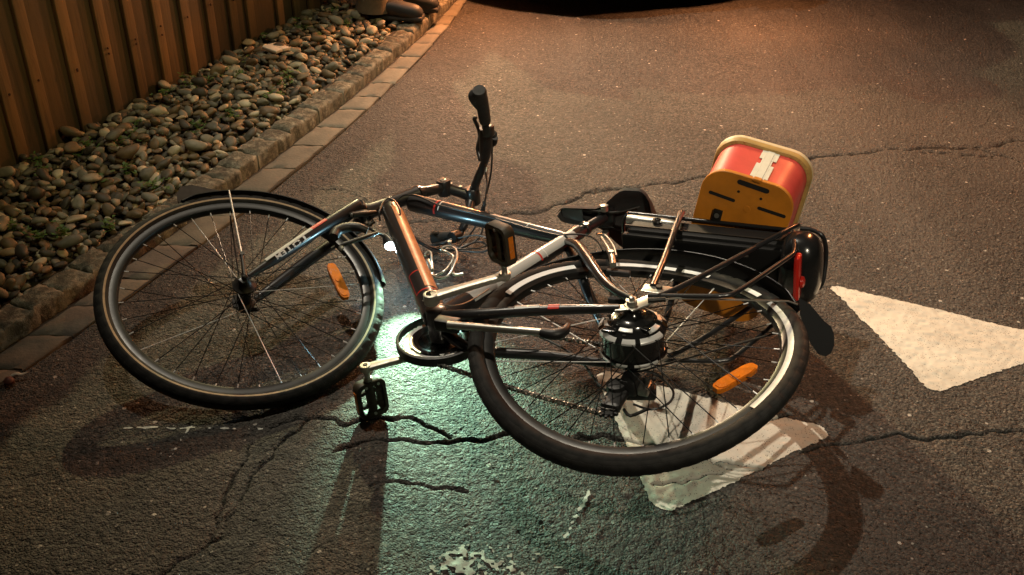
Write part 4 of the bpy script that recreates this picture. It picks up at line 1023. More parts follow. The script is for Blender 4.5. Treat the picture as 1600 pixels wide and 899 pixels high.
def pedal(parent, axle0, axdir, wdir, amber_side):
    m = MB(); tdir = unit(np.cross(axdir, wdir)); wdir = np.cross(tdir, axdir)
    m.lathe(axle0, axdir, [(-.004, .0065), (.014, .0065), (.016, .0105), (.030, .0100)], 14, 1)
    c = axle0+axdir*.068
    # cage: rounded rectangular ring
    hw, hl, b = .036, .047, .016; out = []
    for sx, sy, a0 in ((1, 1, 0), (-1, 1, 90), (-1, -1, 180), (1, -1, 270)):
        for j in range(5):
            a = R(a0+22.5*j); out.append((sx*(hw-b)+b*math.cos(a), sy*(hl-b)+b*math.sin(a)))
    n = len(out); vs = []
    for (x, y) in out:
        k = .70 if abs(x) < hw-b*.3 else .74
        for q, th in ((1, .011), (.97, .0135), (.76, .0135), (.73, .010), (.73, -.010), (.76, -.0135), (.97, -.0135), (1, -.011)):
            vs.append(c+wdir*x*q+axdir*(y*q)+tdir*th)
    m.add(vs, [[i*8+k, i*8+(k+1) % 8, ((i+1) % n)*8+(k+1) % 8, ((i+1) % n)*8+k] for i in range(n) for k in range(8)], 0)
    m.lathe(axle0+axdir*.024, axdir, [(0, .0125), (.02, .011), (.07, .0115), (.088, .010)], 16, 0)
    for y in (-.018, .018): m.box(c+axdir*y, (wdir, axdir, tdir), (.027, .004, .008), 0, .002)
    m.box(c+wdir*.020+axdir*0, (wdir, axdir, tdir), (.006, .03, .007), 0, .002)
    for x, y in ((-.012, -.036), (.018, -.037), (.0, .037)): m.lathe(c+wdir*x+axdir*y+tdir*.0135, tdir, [(-.002, .0035), (.0012, .0035), (.0012, .0015)], 10, 1)
    m.lathe(c+wdir*x+axdir*y-tdir*.0135, -tdir, [(-.002, .0035), (.0012, .0035), (.0012, .0015)], 10, 1)
    for sd in (1, -1): m.box(c+wdir*sd*(hw+.0005), (wdir, axdir, tdir), (.0015, .026, .0065), 2, .001)
    return m.build('pedal', [M_PEDAL, M_ALU, M_AMB], parent)
pedal(cL, B(789, 431, .083)+BL*.012, unit(BL+BF*.02), unit(B(806, 404, .13)-B(768, 386, .13)), 1)
pedal(cR, B(571.5, 575, -.085)-BL*.012, unit(-BL-BU*.02), unit(B(594, 612, -.14)-B(560, 626, -.14)), -1)
ch = MB()
cc0 = BBc-BL*.048
ch.lathe(cc0, BL, [(-.004, .022), (.004, .022), (.012, .020)], 24, 1)
T = 42; rt, rr0 = .0855, .0805; ou = []
for i in range(T*4):
    a = 2*math.pi*i/(T*4); r = (rt, rt*.985, rr0, rt*.985)[i % 4]; ou.append((r, a))
def cw_pt(r, a, h): return cc0+r*(math.cos(a)*BF+math.sin(a)*BU)+BL*h
vs = [cw_pt(r, a, h) for h in (.0012, -.0012) for r, a in ou]+[cw_pt(.066, a, h) for h in (.0012, -.0012) for r, a in ou]; n = len(ou)
ch.add(vs, [[i, (i+1) % n, 2*n+(i+1) % n, 2*n+i] for i in range(n)]+[[n+i, 3*n+i, 3*n+(i+1) % n, n+(i+1) % n] for i in range(n)]+[[i, n+i, n+(i+1) % n, (i+1) % n] for i in range(n)]+[[2*n+i, 2*n+(i+1) % n, 3*n+(i+1) % n, 3*n+i] for i in range(n)], 0)
ch.lathe(cc0-BL*.006, BL, [(-.001, .058), (-.001, .066), (.001, .066), (.001, .058)], 48, 3)
ch.lathe(cc0+BL*.003, BL, [(-.001, .050), (.0012, .056), (.0012, .068), (-.001, .070)], 48, 3)
for k in range(5):
    a = 2*math.pi*k/5+.4; ch.box(cw_pt(.045, a, -.001), (cw_pt(1, a, 0)-cc0, np.cross(BL, cw_pt(1, a, 0)-cc0), BL), (.028, .009, .0025), 1, .002); ch.lathe(cw_pt(.066, a, .001), BL, [(0, .006), (.003, .006), (.003, .003)], 12, 2)
chr_ = ch.build('chainring', [M_SHINE, M_DARKM, M_SHINE, M_CHROME], bike)
gd_ = MB(); wg = Wheel(cc0, BL, BF)
wg.sweep(gd_, [(.0975, -.009), (.0995, -.008), (.0995, .012), (.0975, .013), (.093, .013), (.093, .0115), (.0965, .011)], 90, 0)
gd_.build('chain_guard', M_PLAST, chr_)
gd_ = MB(); a = math.atan2(.35, .5); gd_.box(cw_pt(.075, 2.4, .02), (cw_pt(1, 2.4, 0)-cc0, np.cross(BL, cw_pt(1, 2.4, 0)-cc0), BL), (.028, .022, .006), 0, .005); gd_.build('guard_bracket', M_PLAST, chr_)
cn = MB()
def chain_run(P, mb):
    P = catmull(P, 30) if len(P) > 2 else [P[0]*(1-t)+P[1]*t for t in np.linspace(0, 1, 60)]
    s_ = [0]
    for a, b in zip(P[:-1], P[1:]): s_.append(s_[-1]+np.linalg.norm(b-a))
    L_ = s_[-1]; k = int(L_/.0127); Q = [np.array([np.interp(L_*i/k, s_, [p[j] for p in P]) for j in range(3)]) for i in range(k+1)]
    for i in range(k):
        d = unit(Q[i+1]-Q[i]); sd = np.cross(BL, d); w = .0042 if i % 2 else .0030
        for sg in (1, -1): mb.box((Q[i]+Q[i+1])/2+BL*w*sg, (d, sd, BL), (.0082, .0036, .0006), 0, .0005)
        mb.lathe(Q[i]-BL*.0045, BL, [(0, .0038), (.009, .0038)], 8, 1)
chain_run([cw_pt(.083, R(a), 0) for a in np.arange(95, 281, 12)][::-1][:0] or [cw_pt(.083, R(a), 0) for a in np.arange(88, -85, -12)], cn) if False else None
chain_run([cw_pt(.0835, R(a), 0) for a in range(100, 275, 12)][::1], cn) if False else None
chain_run([cw_pt(.0835, R(a), 0) for a in range(95, -20, -12)], cn) if False else None
chain_run([cw_pt(.0835, R(a), 0) for a in range(266, 90, -14)], cn)
sprk = AX-BL*.055
chain_run([cw_pt(.0835, R(94), 0), sprk+BU*.036], cn)
DJ = [B(962, 606, -.075), B(950, 645, -.085)]
chain_run([cw_pt(.0835, R(268), 0), cw_pt(.0835, R(268), 0)*.5+B(945, 648, -.085)*.5-BU*.006, B(945, 648, -.085)], cn)
cn.build('chain', [M_DARKM, M_ALU], bike)
rd = MB()
hang = W(.0, -.078, -.03)
rd.box(hang, (BF, BU, BL), (.012, .03, .004), 0, .003)
rd.lathe(B(962, 606, -.07), BL, [(-.012, .012), (-.010, .02), (.010, .02), (.012, .012)], 24, 1)
for c in (B(968, 612, -.085), B(950, 642, -.085)):
    for i in range(11):
        a = 2*math.pi*i/11; rd.box(c+.020*(math.cos(a)*BF+math.sin(a)*BU), (math.cos(a)*BF+math.sin(a)*BU, BU*math.cos(a)-BF*math.sin(a), BL), (.004, .003, .0035), 1, .001)
    rd.lathe(c, BL, [(-.004, .018), (.004, .018)], 22, 1); rd.lathe(c, BL, [(-.008, .006), (.008, .006)], 12, 2)
j0, j1 = B(968, 612, -.085), B(950, 642, -.085); dj = unit(j1-j0)
for sg in (1, -1): rd.box((j0+j1)/2+BL*.007*sg, (dj, np.cross(BL, dj), BL), (.040, .017, .0012), 0, .001)
rd.box(B(1000, 612, -.09), (unit(BF-BU*.3), unit(BU+BF*.3), BL), (.034, .016, .014), 1, .006); rd.box(B(1008, 606, -.075), (BF, BU, BL), (.012, .02, .01), 2, .004)
rd.tube([B(1010, 640, -.09), B(985, 650, -.095), B(975, 640, -.095)], .0035, 8, 0, smooth=3)
rd.box(B(985, 600, -.07), (BF, BU, BL), (.020, .022, .020), 1, .009); rd.box(B(960, 625, -.078), (dj, np.cross(BL, dj), BL), (.032, .022, .010), 1, .008); rd.tube([B(985, 590, -.06), B(1000, 600, -.08), B(1018, 615, -.09)], .011, 10, 0, smooth=4)
rd.build('rear_derailleur', [M_DARKM, M_PLAST, M_ALU], bike)
# kickstand
ks = MB(); ks.box(B(700, 507, .055), (BF, BU, BL), (.028, .014, .014), 1, .005); ks.tube([B(700, 508, .062), B(790, 515, .068), B(852, 520, .07)], [.0085, .0082, .008], 12, 0, smooth=3)
ks.tube([B(846, 520, .07), B(866, 523, .07), B(882, 518, .07), B(887, 509, .072)], [.010, .0115, .010, .007], 12, 1, smooth=4); ks.build('kickstand', [M_ALU, M_PLAST], bike)

# bottle cage on the down tube, headlight
bc = MB()
lo = [(664, 400, -.03), (667, 394, -.025), (673, 395, -.025), (675, 408, -.03), (676, 420, -.04), (680, 434, -.04), (700, 431, -.03), (712, 409, -.015), (714, 394, -.01), (706, 386, -.01), (694, 386, -.012), (690, 391, -.015), (700, 395, -.02), (708, 402, -.02), (702, 415, -.028), (694, 424, -.03), (682, 430, -.038), (675, 430, -.035), (667, 411, -.03)]
bc.tube([B(*q) for q in lo], .0032, 8, 0, smooth=5); bc.tube([B(709, 406, -.02), B(708, 428, -.03), B(724, 428, -.03)], .004, 8, 0, smooth=4)
bc.box(B(672, 415, -.018), (unit(dt1-dt0), np.cross(BL, unit(dt1-dt0)), BL), (.03, .004, .006), 0, .002)
bc.build('bottle_cage', M_ALU, bike)
hl = MB(); hc = B(611, 382, -.03); aim = G(655, 560); hd = unit(aim-hc+BF*0)
hl.lathe(hc-hd*.034, hd, [(0, .012), (.006, .018), (.026, .0205), (.034, .021), (.036, .019)], 24, 0); hl.tube([hc-hd*.02, hc-hd*.02+BF*.03+BL*.01, K-wrad*.0-Wf.n*.01], .005, 8, 0, smooth=3)
head = hl.build('headlight', M_PLAST, bike)
M_LED = mat('lit_headlight_lens', (.9, .95, .95), .3, emit=(.85, 1.0, .97), estr=9)
hl = MB(); hl.lathe(hc+hd*.003, hd, [(0, .0185), (.003, .018), (.008, .013), (.010, .004)], 24, 0); hl.build('headlight_lens', M_LED, head)
lamp('headlight_beam', tuple(hc+hd*.016), 100, (.56, 1.0, .66), .006, aim=tuple(G(668, 562)), cone=70, blend=1.0)
lamp('headlight_side_spill', tuple(hc+hd*.02), 1.6, (.45, .85, 1.0), .008)

# ------------------------------------------------------------------ saddle and seat post
sp = MB(); pst0 = B(900, 366); pst1 = B(944, 340)
sp.tube([pst0, pst1], .0138, 16, 0); sp.lathe(B(914, 357), unit(pst1-pst0), [(-.007, .0175), (-.005, .019), (.006, .019), (.008, .0175)], 22, 0)
cl = B(916, 352, .018); sp.lathe(cl, BL, [(0, .007), (.005, .007), (.005, .004)], 12, 1); sp.tube([B(908, 352, .0), cl], .006, 8, 0)
for sg in (1, -1): sp.lathe(B(945, 335, .02)+BL*(.02 if sg > 0 else -.06), BL*sg, [(-.01, .010), (.006, .010), (.007, .006)], 14, 1)
sp.box(B(948, 337), (BF, BL, BU), (.022, .03, .013), 0, .006)
sp.build('seat_post', [M_BLACK, M_ALU], bike)
sd = MB()
sadC = unu = None
fN, fT, uS = .384, .122, .578
ns, nc = 30, 14; topv = []; botv = []
for i in range(ns+1):
    t = i/ns; f = fN+(fT-fN)*t
    w = .022+.014*t if t < .40 else .022+.014*.40+(.089-.028)*(1-math.cos(min(1, (t-.40)/.34)*math.pi))/2
    if t < .1: w *= math.sqrt(max(.03, 1-((.1-t)/.1)**2))
    if t > .86: w *= math.sqrt(max(.02, 1-((t-.86)/.14)**2))
    uu = uS+.012*t+.012*(t-.45)**2-.004
    for k in range(nc+1):
        b = -1+2*k/nc; e = abs(b)
        topv.append(W(f, w*b, uu-.030*e**3-.004*0)); botv.append(W(f, w*.96*b, uu-.012-.034*e**2.4 if e < .98 else uu-.040))
n1 = nc+1; N1 = len(topv)
fs = [[i*n1+k, i*n1+k+1, (i+1)*n1+k+1, (i+1)*n1+k] for i in range(ns) for k in range(nc)]
fs += [[N1+x for x in reversed(f)] for f in fs[:ns*nc]]
for i in range(ns): fs += [[i*n1, (i+1)*n1, N1+(i+1)*n1, N1+i*n1], [i*n1+nc, N1+i*n1+nc, N1+(i+1)*n1+nc, (i+1)*n1+nc]]
for k in range(nc): fs += [[k, N1+k, N1+k+1, k+1], [ns*n1+k, ns*n1+k+1, N1+ns*n1+k+1, N1+ns*n1+k]]
sd.add(topv+botv, fs, 0)
sad = sd.build('saddle', [M_RUB], bike, sharp=50)
sd = MB()
for sg in (1, -1): sd.tube([W(.33, .008*sg, .558), W(.28, .02*sg, .538), W(.22, .023*sg, .536), W(.16, .035*sg, .56)], .0035, 8, 0, smooth=5)
sd.build('saddle_rail', M_DARKM, sad)
sd = MB(); sd.prism([W(.372, .013, .556), W(.377, 0, .558), W(.372, -.013, .556), W(.315, -.020, .551), W(.315, .020, .551)], -BU*.004); sd.build('nose_panel', mat('grey_saddle_base', (.05, .055, .06), .5), sad)

# ------------------------------------------------------------------ rack, battery, tail light
rk = MB()
def mir(P): return [q-2*BL*((q-BO)@BL) for q in P]
runs = [([B(1020, 448, .080), B(1040, 400, .078), B(1062, 338, .072), B(1066, 334, .066)], .0078), ([B(1028, 463, .080), B(1060, 450, .080), B(1130, 414, .078), B(1236, 357, .068), B(1246, 354, .055)], .0062),
        ([B(1012, 462, .080), B(1105, 463, .080), B(1130, 462, .080), B(1155, 454, .079), B(1228, 405, .072), B(1240, 394, .070), B(1241, 380, .068), B(1240, 362, .066)], .0052)]
for P, r in runs:
    rk.tube(P, r, 12, 0, smooth=4); rk.tube(mir(P), r, 12, 0, smooth=4)
for sg in (1, -1): rk.tube([W(.16, .058*sg, .470), W(-.24, .058*sg, .462)], .005, 10, 0)
rk.tube([B(1250, 357, .062), B(1268, 359, .06), B(1284, 368, .05), B(1290, 385, .02), B(1290, 410, -.02), B(1284, 445, -.07), B(1270, 452, -.09)], .0055, 10, 0, smooth=5)
rk.tube([W(.16, .058, .47), W(.175, .03, .472), W(.175, -.03, .472), W(.16, -.058, .47)], .005, 10, 0, smooth=4)
rk.box(W(-.03, .079, .075), (BF, BU, BL), (.030, .017, .0022), 1, .003); rk.box(W(-.03, -.079, .075), (BF, BU, BL), (.030, .017, .0022), 1, .003)
rk.lathe(W(-.035, .082, .078), BL, [(-.001, .007), (.005, .007), (.005, .003)], 12, 2)
rack = rk.build('luggage_rack', [M_BLACK, M_ALU, M_DARKM], bike)
bt_ = MB()
bt_.box(W(-.055, 0, .425), (BF, BL, BU), (.197, .055, .036), 0, .012)
bt_.box(W(-.045, 0, .388), (BF, BL, BU), (.195, .045, .010), 0, .006)
M_BATT_ = mat('battery_case', (.005, .005, .005), .55, spec=.2); bat = bt_.build('battery', [M_BATT_], bike)
b2 = MB(); b2.tube([W(.155, .048, .452), W(.150, .048, .452), W(.06, .048, .449), W(.035, .048, .448)], [.006, .0135, .0135, .011], 16, 0, smooth=3); b2.lathe(B(1026, 344, .062), BL, [(-.004, .011), (.001, .011), (.0015, .007), (-.0005, .006)], 20, 1); b2.build('battery_lock', [M_ALU, M_CHROME], bat)
b2 = MB(); b2.box(W(-.052, .0565, .405), (BF, BU, BL), (.2, .0022, .0016), 0); 
for (x, y) in ((1050, 387), (1166, 402)): b2.lathe(B(x, y, .056), BL, [(0, .005), (.003, .005), (.003, .002)], 10, 0)
b2.build('battery_trim', M_DARKM, bat)
tb = MB()
n_a, n_b = 12, 10
def dome(c, hx, hl_, hu, e=2.6):
    vs = []
    for i in range(n_b*2+1):
        p = -math.pi/2+math.pi*i/(n_b*2)
        for k in range(24):
            q = 2*math.pi*k/24; sg = lambda v, x=2/e: np.sign(v)*abs(v)**x
            vs.append(c+BF*hx*sg(math.cos(p))*sg(math.cos(q))+BU*hu*sg(math.cos(p))*sg(math.sin(q))+BL*hl_*sg(math.sin(p)))
    tb.add(vs, [[i*24+k, i*24+(k+1) % 24, (i+1)*24+(k+1) % 24, (i+1)*24+k] for i in range(n_b*2) for k in range(24)], 0)
dome(W(-.272, -.012, .412), .052, .088, .056)
tb.build('battery_tail', mat('glossy_black_plastic', (.012, .012, .012), .22, coat=.3), bat)
tl = MB(); tA, tB = B(1247, 399, .062), B(1245, 466, -.05); td = unit(tA-tB); tx = unit(BF-td*(BF@td)); tl.box((tA+tB)/2, (td, tx, np.cross(td, tx)), (np.linalg.norm(tA-tB)/2, .007, .016), 0, .005)
tl.lathe((tA+tB)/2-tx*.008-td*.012, -tx, [(0, .014), (.006, .013), (.009, .006)], 18, 0); tl.build('tail_light', M_REDP, bike)

# ------------------------------------------------------------------ basket
bk0 = .474; ang = R(13.5)
e1 = -math.cos(ang)*BF-math.sin(ang)*BL; e2 = -math.sin(ang)*BF+math.cos(ang)*BL; bcen = W(-.0995, -.0125, bk0)
def rrect(hw, hl_, b, n=7):
    o = []
    for sx, sy, a0 in ((1, 1, 0), (-1, 1, 90), (-1, -1, 180), (1, -1, 270)):
        for j in range(n+1):
            a = R(a0+90*j/n); o.append((sx*(hw-b)+b*math.cos(a), sy*(hl_-b)+b*math.sin(a)))
    return o
def loft(mb, levels, m, inner=True, seg=None):
    n = None; vs = []
    for (hw, hl_, b, h) in levels:
        o = rrect(hw, hl_, b); n = len(o); vs += [bcen+e1*x+e2*y+BU*h for x, y in o]
    k = len(levels); fs = [[i*n+j, i*n+(j+1) % n, (i+1)*n+(j+1) % n, (i+1)*n+j] for i in range(k-1) for j in range(n)]
    mb.add(vs, fs, [seg[i] for i in range(k-1) for j in range(n)] if seg else m); return n
bs_ = MB(); n = loft(bs_, [(.1095, .194, .058, .010), (.1110, .1955, .058, .007), (.1110, .1955, .058, -.002), (.1095, .194, .057, -.004)], 0)
bs_.f.append([len(bs_.v)-n+i for i in range(n)]); bs_.m.append(0); bs_.uv.append(None)
bs_.f.append([i for i in range(n)]); bs_.m.append(0); bs_.uv.append(None)
base_ = bs_.build('basket', M_YEL, bike, sharp=35)
wl = MB(); HB = .185
loft(wl, [(.1065, .191, .056, .008), (.1085, .193, .057, .06), (.1135, .198, .058, HB), (.1100, .1945, .056, HB), (.1040, .189, .054, .014)], 0); wl.build('side_wall', M_BRED, base_, sharp=50)
M_OCH = mat('ochre_flange', (.42, .26, .075), .5, var=.25, vscale=25)
rmb = MB(); loft(rmb, [(.1137, .1982, .058, HB-.022), (.1205, .205, .062, HB-.020), (.1222, .2068, .063, HB-.015), (.1230, .2076, .064, HB-.002), (.1240, .2085, .064, HB+.002), (.1240, .2085, .064, HB+.010), (.1222, .2068, .063, HB+.013), (.1090, .1935, .055, HB+.013), (.1090, .1935, .055, HB-.012), (.1137, .1982, .058, HB-.022)], 0, seg=[1, 1, 1, 0, 0, 0, 0, 0, 0])
for q in range(26):
    a = 2*math.pi*q/26; o = rrect(.1172, .2018, .060, 9); x, y = o[int(q*len(o)/26)]; d_ = unit(e1*x*1.6+e2*y); rmb.box(bcen+e1*x+e2*y+BU*(HB-.0215), (d_, np.cross(BU, d_), BU), (.0045, .0008, .0012), 1)
rim_ = rmb.build('basket_rim', [M_CREAM, M_OCH], base_, sharp=35)
# slots and holes in the base plate, fixing clip
M_SLOT = mat('dark_slot', (.008, .006, .004), .9)
def bpx(x, y): return hit(x, y, bcen-BU*.004, BU)
for a, b, w in (((1110, 300.5), (1146, 313.5), .0042), ((1186, 325.5), (1225, 338.5), .0042), ((1156, 284.5), (1198, 299), .0062)):
    A, C = bpx(*a), bpx(*b); d = unit(C-A); sdv = np.cross(BU, d); o = []
    for t in np.linspace(-90, 90, 7): o.append(C+w*(math.cos(R(t))*d+math.sin(R(t))*sdv))
    for t in np.linspace(90, 270, 7): o.append(A+w*(math.cos(R(t))*d+math.sin(R(t))*sdv))
    sl = MB(); sl.prism([x+BU*.002 for x in o], -BU*.0026); sl.build('mounting_slot', M_SLOT, base_)
for x, y in ((1154, 299.5), (1189, 311)): sl = MB(); sl.lathe(bpx(x, y)+BU*.002, -BU, [(0, .0034), (.0026, .0034)], 14); sl.build('screw_hole', M_SLOT, base_)
# matching slots on the lower half
for a in (.05, -.05):
    sl = MB(); sl.box(bcen+e1*a-e2*.12-BU*.0045, (e1, e2, BU), (.03, .004, .0006), 0)
    sl.build('mounting_slot', M_SLOT, base_)
cp_ = MB(); cp_.box(bpx(1121, 336)-BU*.004, (e1, e2, BU), (.011, .016, .004), 0, .002); cp_.lathe(bpx(1121, 335)-BU*.008, -BU, [(0, .006), (.002, .006), (.002, .003)], 12, 1)
cp_.build('fixing_clip', [M_DARKM, M_ALU, M_YEL], base_); cp_ = MB(); cp_.lathe(bpx(1167, 327), -BU, [(0, .0085), (.0012, .008), (.0012, .004)], 22, 0); cp_.build('moulding_mark', M_YEL, base_)
hs = MB()
hwall = lambda h: .193+.005*(h/HB)
def hp(x, h, out=0): return bcen+e1*x+e2*(hwall(h)+out)+BU*h
xc = .012
for x0, x1, h0, h1, o in ((-.013, -.009, .006, HB-.024, .0022), (-.0085, .0085, .006, HB-.024, .0032), (.009, .013, .006, HB-.024, .0022), (-.021, -.013, .010, .085, .002), (.013, .021, .010, .085, .002), (-.021, -.013, .115, HB-.024, .0018), (.013, .021, .115, HB-.024, .0018)):
    o4 = [hp(xc+x0, h0, .0002), hp(xc+x1, h0, .0002), hp(xc+x1, h1, .0002), hp(xc+x0, h1, .0002)]
    hs.prism(o4, e2*o)
hs.box(hp(xc, .0, .001), (e1, e2, BU), (.010, .004, .008), 1, .002)
hs.build('hinge_strip', [mat('pale_hinge_plastic', (.60, .62, .52), .5, var=.1), M_YEL], base_)

# ------------------------------------------------------------------ small litter by the gutter
lf = MB(); c = G(15, 598, .006); 
lf.lathe(c, V(0, 0, 1), [(-.004, .004), (0, .012), (.006, .013), (.012, .009), (.015, .002)], 16); tag(lf.build('dry_berry', mat('red_brown_berry', (.10, .03, .018), .6, var=.4, vscale=80), base=c), 'small red brown dry lump lying on the asphalt next to the gutter', 'berry')
lf = MB(); c = G(28, 586, .014); lf.tube([c+V(-.016, -.006, 0), c+V(-.004, 0, .004), c+V(.008, .002, .001), c+V(.020, .007, .003)], [.003, .005, .004, .002], 8, smooth=4, up=V(0, 0, 1), flat=.35)
tag(lf.build('paper_scrap', mat('pale_paper', (.45, .42, .34), .8), base=c), 'crumpled pale paper scrap lying on the gutter slab edge', 'paper scrap')

# ------------------------------------------------------------------ person standing on the pebbles at the top edge
pb = G(612, 30, .07)
person = empty('person', V(pb[0], pb[1], 0)); tag(person, 'person in beige trousers and dark shoes standing on the pebbles, only the feet in view', 'person')
M_TRO = mat('beige_trousers', (.11, .088, .055), .9, var=.3, vscale=30, bump=.4, bscale=60); M_SHOE = mat('dark_shoe_leather', (.012, .014, .016), .5, var=.3, vscale=40); M_JACK = mat('dark_jacket', (.02, .022, .03), .85, bump=.3); M_SKIN = mat('skin', (.42, .24, .16), .55); M_HAIR = mat('brown_hair', (.03, .02, .012), .7)
z0 = .075; FX = unit(V(1, -.12, 0)); FY = unit(V(.12, 1, 0))
feet = [G(606, 28, z0)+V(0, 0, 0), G(632, 14, z0)]
def skin(name, pts, edges, rad, m, parent, sub=2):
    me = bpy.data.meshes.new(name); M = np.array(root_mats[person.name]); me.from_pydata([(p-M[:3, 3]).tolist() for p in pts], edges, [])
    o = bpy.data.objects.new(name, me); COL.objects.link(o); o.parent = parent; me.materials.append(m)
    md = o.modifiers.new('skin', 'SKIN'); sk = me.skin_vertices[0] if me.skin_vertices else None
    if not me.skin_vertices:
        bpy.context.view_layer.objects.active = o
    for i, r in enumerate(rad): me.skin_vertices[0].data[i].radius = (r, r) if not hasattr(r, '__len__') else r
    me.skin_vertices[0].data[0].use_root = True
    s = o.modifiers.new('sub', 'SUBSURF'); s.levels = sub; s.render_levels = sub; md.use_smooth_shade = True
    return o
def limb(name, P, rad, m, parent, flat=1.0):
    q = MB(); q.tube(P, rad, 14, 0, smooth=5, flat=flat); return q.build(name, m, parent)
hip = (feet[0]+feet[1])/2+V(0, 0, .88)-FX*.06
# one continuous body: legs, trunk, neck, head
body = MB()
ank = [f-FX*.06+V(0, 0, .09) for f in feet]
hipj = [hip-FY*.09, hip+FY*.09]
for a, h in zip(ank, hipj):
    kn = (a+h)/2+FX*.03; body.tube([a-V(0, 0, .05), a, a*.5+kn*.5, kn, kn*.5+h*.5, h, h+V(0, 0, .06)], [.038, .040, .055, .055, .075, .085, .07], 16, 0, smooth=4)
tr = [hip-V(0, 0, .04), hip+V(0, 0, .08), hip+V(0, 0, .25), hip+V(0, 0, .42), hip+V(0, 0, .52), hip+V(0, 0, .57), hip+V(0, 0, .63)+FX*.01, hip+V(0, 0, .70)+FX*.02, hip+V(0, 0, .78)+FX*.02, hip+V(0, 0, .845)+FX*.02]
body.tube(tr, [.12, .15, .14, .165, .14, .07, .056, .085, .092, .03], 20, 0, smooth=4)
for sg in (1, -1):
    sh = hip+FY*.19*sg+V(0, 0, .50); el = sh+FY*.05*sg-V(0, 0, .29)-FX*.03; ha = hip+FY*.16*sg+FX*.10+V(0, 0, .03)
    body.tube([sh-FY*.07*sg, sh, sh*.5+el*.5, el, el*.5+ha*.5, ha], [.07, .062, .05, .043, .037, .03], 14, 0, smooth=4)
body.build('body', M_SKIN, person)
tro = MB()
for a, h in zip(ank, hipj):
    kn = (a+h)/2+FX*.03; tro.tube([a-V(0, 0, .055)-FX*.005, a+V(0, 0, .03), a*.5+kn*.5, kn, kn*.5+h*.5, h, h+V(0, 0, .09)], [.085, .072, .074, .072, .088, .100, .1], 18, 0, smooth=4)
tro.tube([hip-V(0, 0, .06), hip+V(0, 0, .02), hip+V(0, 0, .12)], [.13, .165, .165], 20, 0, smooth=4); tro.build('trousers', M_TRO, person)
jk = MB(); jk.tube([hip+V(0, 0, .0), hip+V(0, 0, .08), hip+V(0, 0, .25), hip+V(0, 0, .42), hip+V(0, 0, .53), hip+V(0, 0, .585)], [.185, .18, .165, .19, .155, .075], 20, 0, smooth=4)
for sg in (1, -1):
    sh = hip+FY*.19*sg+V(0, 0, .50); el = sh+FY*.05*sg-V(0, 0, .29)-FX*.03; ha = hip+FY*.15*sg+FX*.12+V(0, 0, .05)
    jk.tube([sh-FY*.08*sg, sh, sh*.5+el*.5, el, el*.5+ha*.5, ha], [.085, .075, .062, .056, .05, .046], 14, 0, smooth=4)
jk.build('jacket', M_JACK, person)
hh = hip+V(0, 0, .775)+FX*.015
hr = MB(); hr.tube([hh-FX*.012+V(0, 0, -.03), hh-FX*.012+V(0, 0, .01), hh-FX*.006+V(0, 0, .05), hh+V(0, 0, .085)], [.088, .103, .095, .03], 18, 0, smooth=4); hr.build('hair', M_HAIR, person)
fc = MB()
fc.tube([hh+FX*.085+V(0, 0, .0), hh+FX*.108-V(0, 0, .03), hh+FX*.088-V(0, 0, .038)], [.007, .011, .008], 8, smooth=3)
for sg in (1, -1): fc.tube([hh+FY*.085*sg-V(0, 0, .0), hh+FY*.096*sg-V(0, 0, .02), hh+FY*.086*sg-V(0, 0, .05)], [.008, .014, .006], 8, smooth=3)
fc.build('face', M_SKIN, person)
for f in feet:
    sh = MB(); z = V(0, 0, 1)
    sh.tube([f-FX*.11+z*.035, f-FX*.06+z*.05, f+FX*.02+z*.045, f+FX*.09+z*.032, f+FX*.14+z*.026, f+FX*.165+z*.022], [.028, .043, .043, .044, .038, .018], 16, 0, smooth=4, up=FY, flat=1.0)
    sh.tube([f-FX*.06+z*.04, f-FX*.06+z*.11], [.046, .045], 14, 0)
    sh.box(f+FX*.025+z*.008, (FX, FY, z), (.145, .042, .012), 1, .01); sh.build('shoe', [M_SHOE, M_RUB], person)

# ------------------------------------------------------------------ the car standing across the road just beyond
cp0 = [hit(x, y, V(0, 0, .20), V(0, 0, 1))+V(0, .50, 0) for x, y in ((700, -12), (760, 2), (830, 9), (900, 15.5), (950, 17), (1000, 14.5), (1050, 10), (1100, 6), (1180, -1), (1230, -12))]
ccar = V(.47, 7.0, 0)
car = empty('parked_car', ccar); tag(car, 'dark car stopped beyond the bicycle, only its lower bumper edge in view', 'car')
M_CARP = mat('dark_car_paint', (.02, .012, .010), .3, coat=1.0); M_GLASS = mat('car_glass', (.01, .012, .012), .08); M_CTRIM = mat('car_trim_plastic', (.012, .011, .010), .6, bump=.2)
fp = catmull(cp0, 4); nose = []
yb = [float(p[1]) for p in fp]; xl, xr = fp[0][0], fp[-1][0]
cx = (xl+xr)/2
def sect(sc, back, z, yend):
    o = [V(cx+(p[0]-cx)*sc, p[1]+back, z) for p in fp]; hw = (xr-xl)/2*sc
    o += [V(cx+hw+.0, o[-1][1]+.35, z), V(cx+hw, yend-.3, z), V(cx+hw-.15, yend, z), V(cx-hw+.15, yend, z), V(cx-hw, yend-.3, z), V(cx-hw, o[0][1]+.35, z)]
    return o
def loftw(mb, secs, m, cap=True):
    n = len(secs[0]); vs = [q for s_2 in secs for q in s_2]
    fs = [[i*n+j, i*n+(j+1) % n, (i+1)*n+(j+1) % n, (i+1)*n+j] for i in range(len(secs)-1) for j in range(n)]
    if cap: fs += [list(range(n))[::-1], [(len(secs)-1)*n+j for j in range(n)]]
    mb.add(vs, fs, m)
cb = MB(); YE = float(min(yb))+4.3
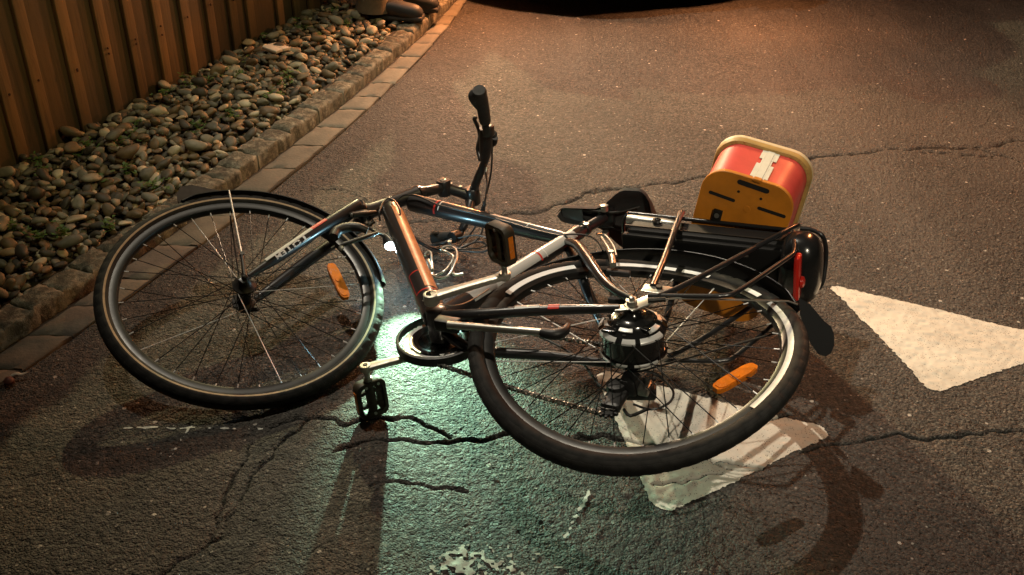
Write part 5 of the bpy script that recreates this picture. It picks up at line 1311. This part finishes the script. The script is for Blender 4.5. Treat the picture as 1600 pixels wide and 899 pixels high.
loftw(cb, [sect(.96, .05, .21, YE-.05), sect(1, 0, .26, YE), sect(1.03, -.01, .45, YE+.02), sect(1.05, .02, .60, YE+.02), sect(1.03, .10, .72, YE), sect(1.0, .35, .84, YE-.02), sect(.97, .55, .90, YE-.05)], 0)
body_ = cb.build('body', M_CARP, car, sharp=30)
cb = MB(); y0c = float(min(yb))
def cab(w, ya, yb_, z): return [V(cx-w, ya, z), V(cx+w, ya, z), V(cx+w, yb_, z), V(cx-w, yb_, z)]
loftw(cb, [cab(.74, y0c+1.1, YE-.5, .895), cab(.62, y0c+1.75, YE-1.0, 1.36)], 0); cb.build('window', M_GLASS, car)
cb = MB(); cb.box(V(cx, (y0c+1.75+YE-1.0)/2, 1.385), (V(1, 0, 0), V(0, 1, 0), V(0, 0, 1)), (.63, (YE-1.0-y0c-1.75)/2+.02, .03), 0, .025); cb.build('roof', M_CARP, car)
cb = MB(); loftw(cb, [sect(.93, .02, .195, YE-.1), sect(.98, -.012, .21, YE-.1), sect(.985, -.012, .245, YE-.1), sect(.95, .03, .26, YE-.1)], 0); cb.build('bumper', M_CTRIM, car)
for sx in (-1, 1):
    for yy_ in (y0c+.85, YE-.75):
        wc = V(cx+sx*.68, yy_, .31); wm = MB(); wm.lathe(wc, V(sx, 0, 0), [(-.1, .20), (-.1, .28), (-.08, .31), (.08, .31), (.1, .28), (.1, .20)], 36, 0); wo = wm.build('wheel', M_RUB, car)
        wm = MB(); wm.lathe(wc+V(sx*.101, 0, 0), V(sx, 0, 0), [(-.02, .19), (.004, .19), (-.01, .05), (.002, .04)], 30, 0); wm.build('rim', M_ALU, wo)
    hm_ = MB(); hm_.box(V(cx+sx*.60, y0c+.17, .66), (V(1, sx*.35, 0), V(0, 1, 0), V(0, 0, 1)), (.16, .09, .07), 0, .04); hm_.build('headlight', M_GLASS, car)
M_IND = mat('lit_indicator', (.9, .35, .03), .3, emit=(1.0, .33, .04), estr=12)
for sx, pw in ((-1, 70), (1, 56)):
    c = V(cx+sx*.70, y0c+.14, .56); im = MB(); im.box(c, (V(1, sx*.6, 0), V(0, 1, 0), V(0, 0, 1)), (.06, .05, .03), 0, .015); im.build('indicator', M_IND, car)
    lamp('indicator_light', tuple(c+V(sx*.0, -.13, .02)), pw, (1.0, .36, .13), .03)
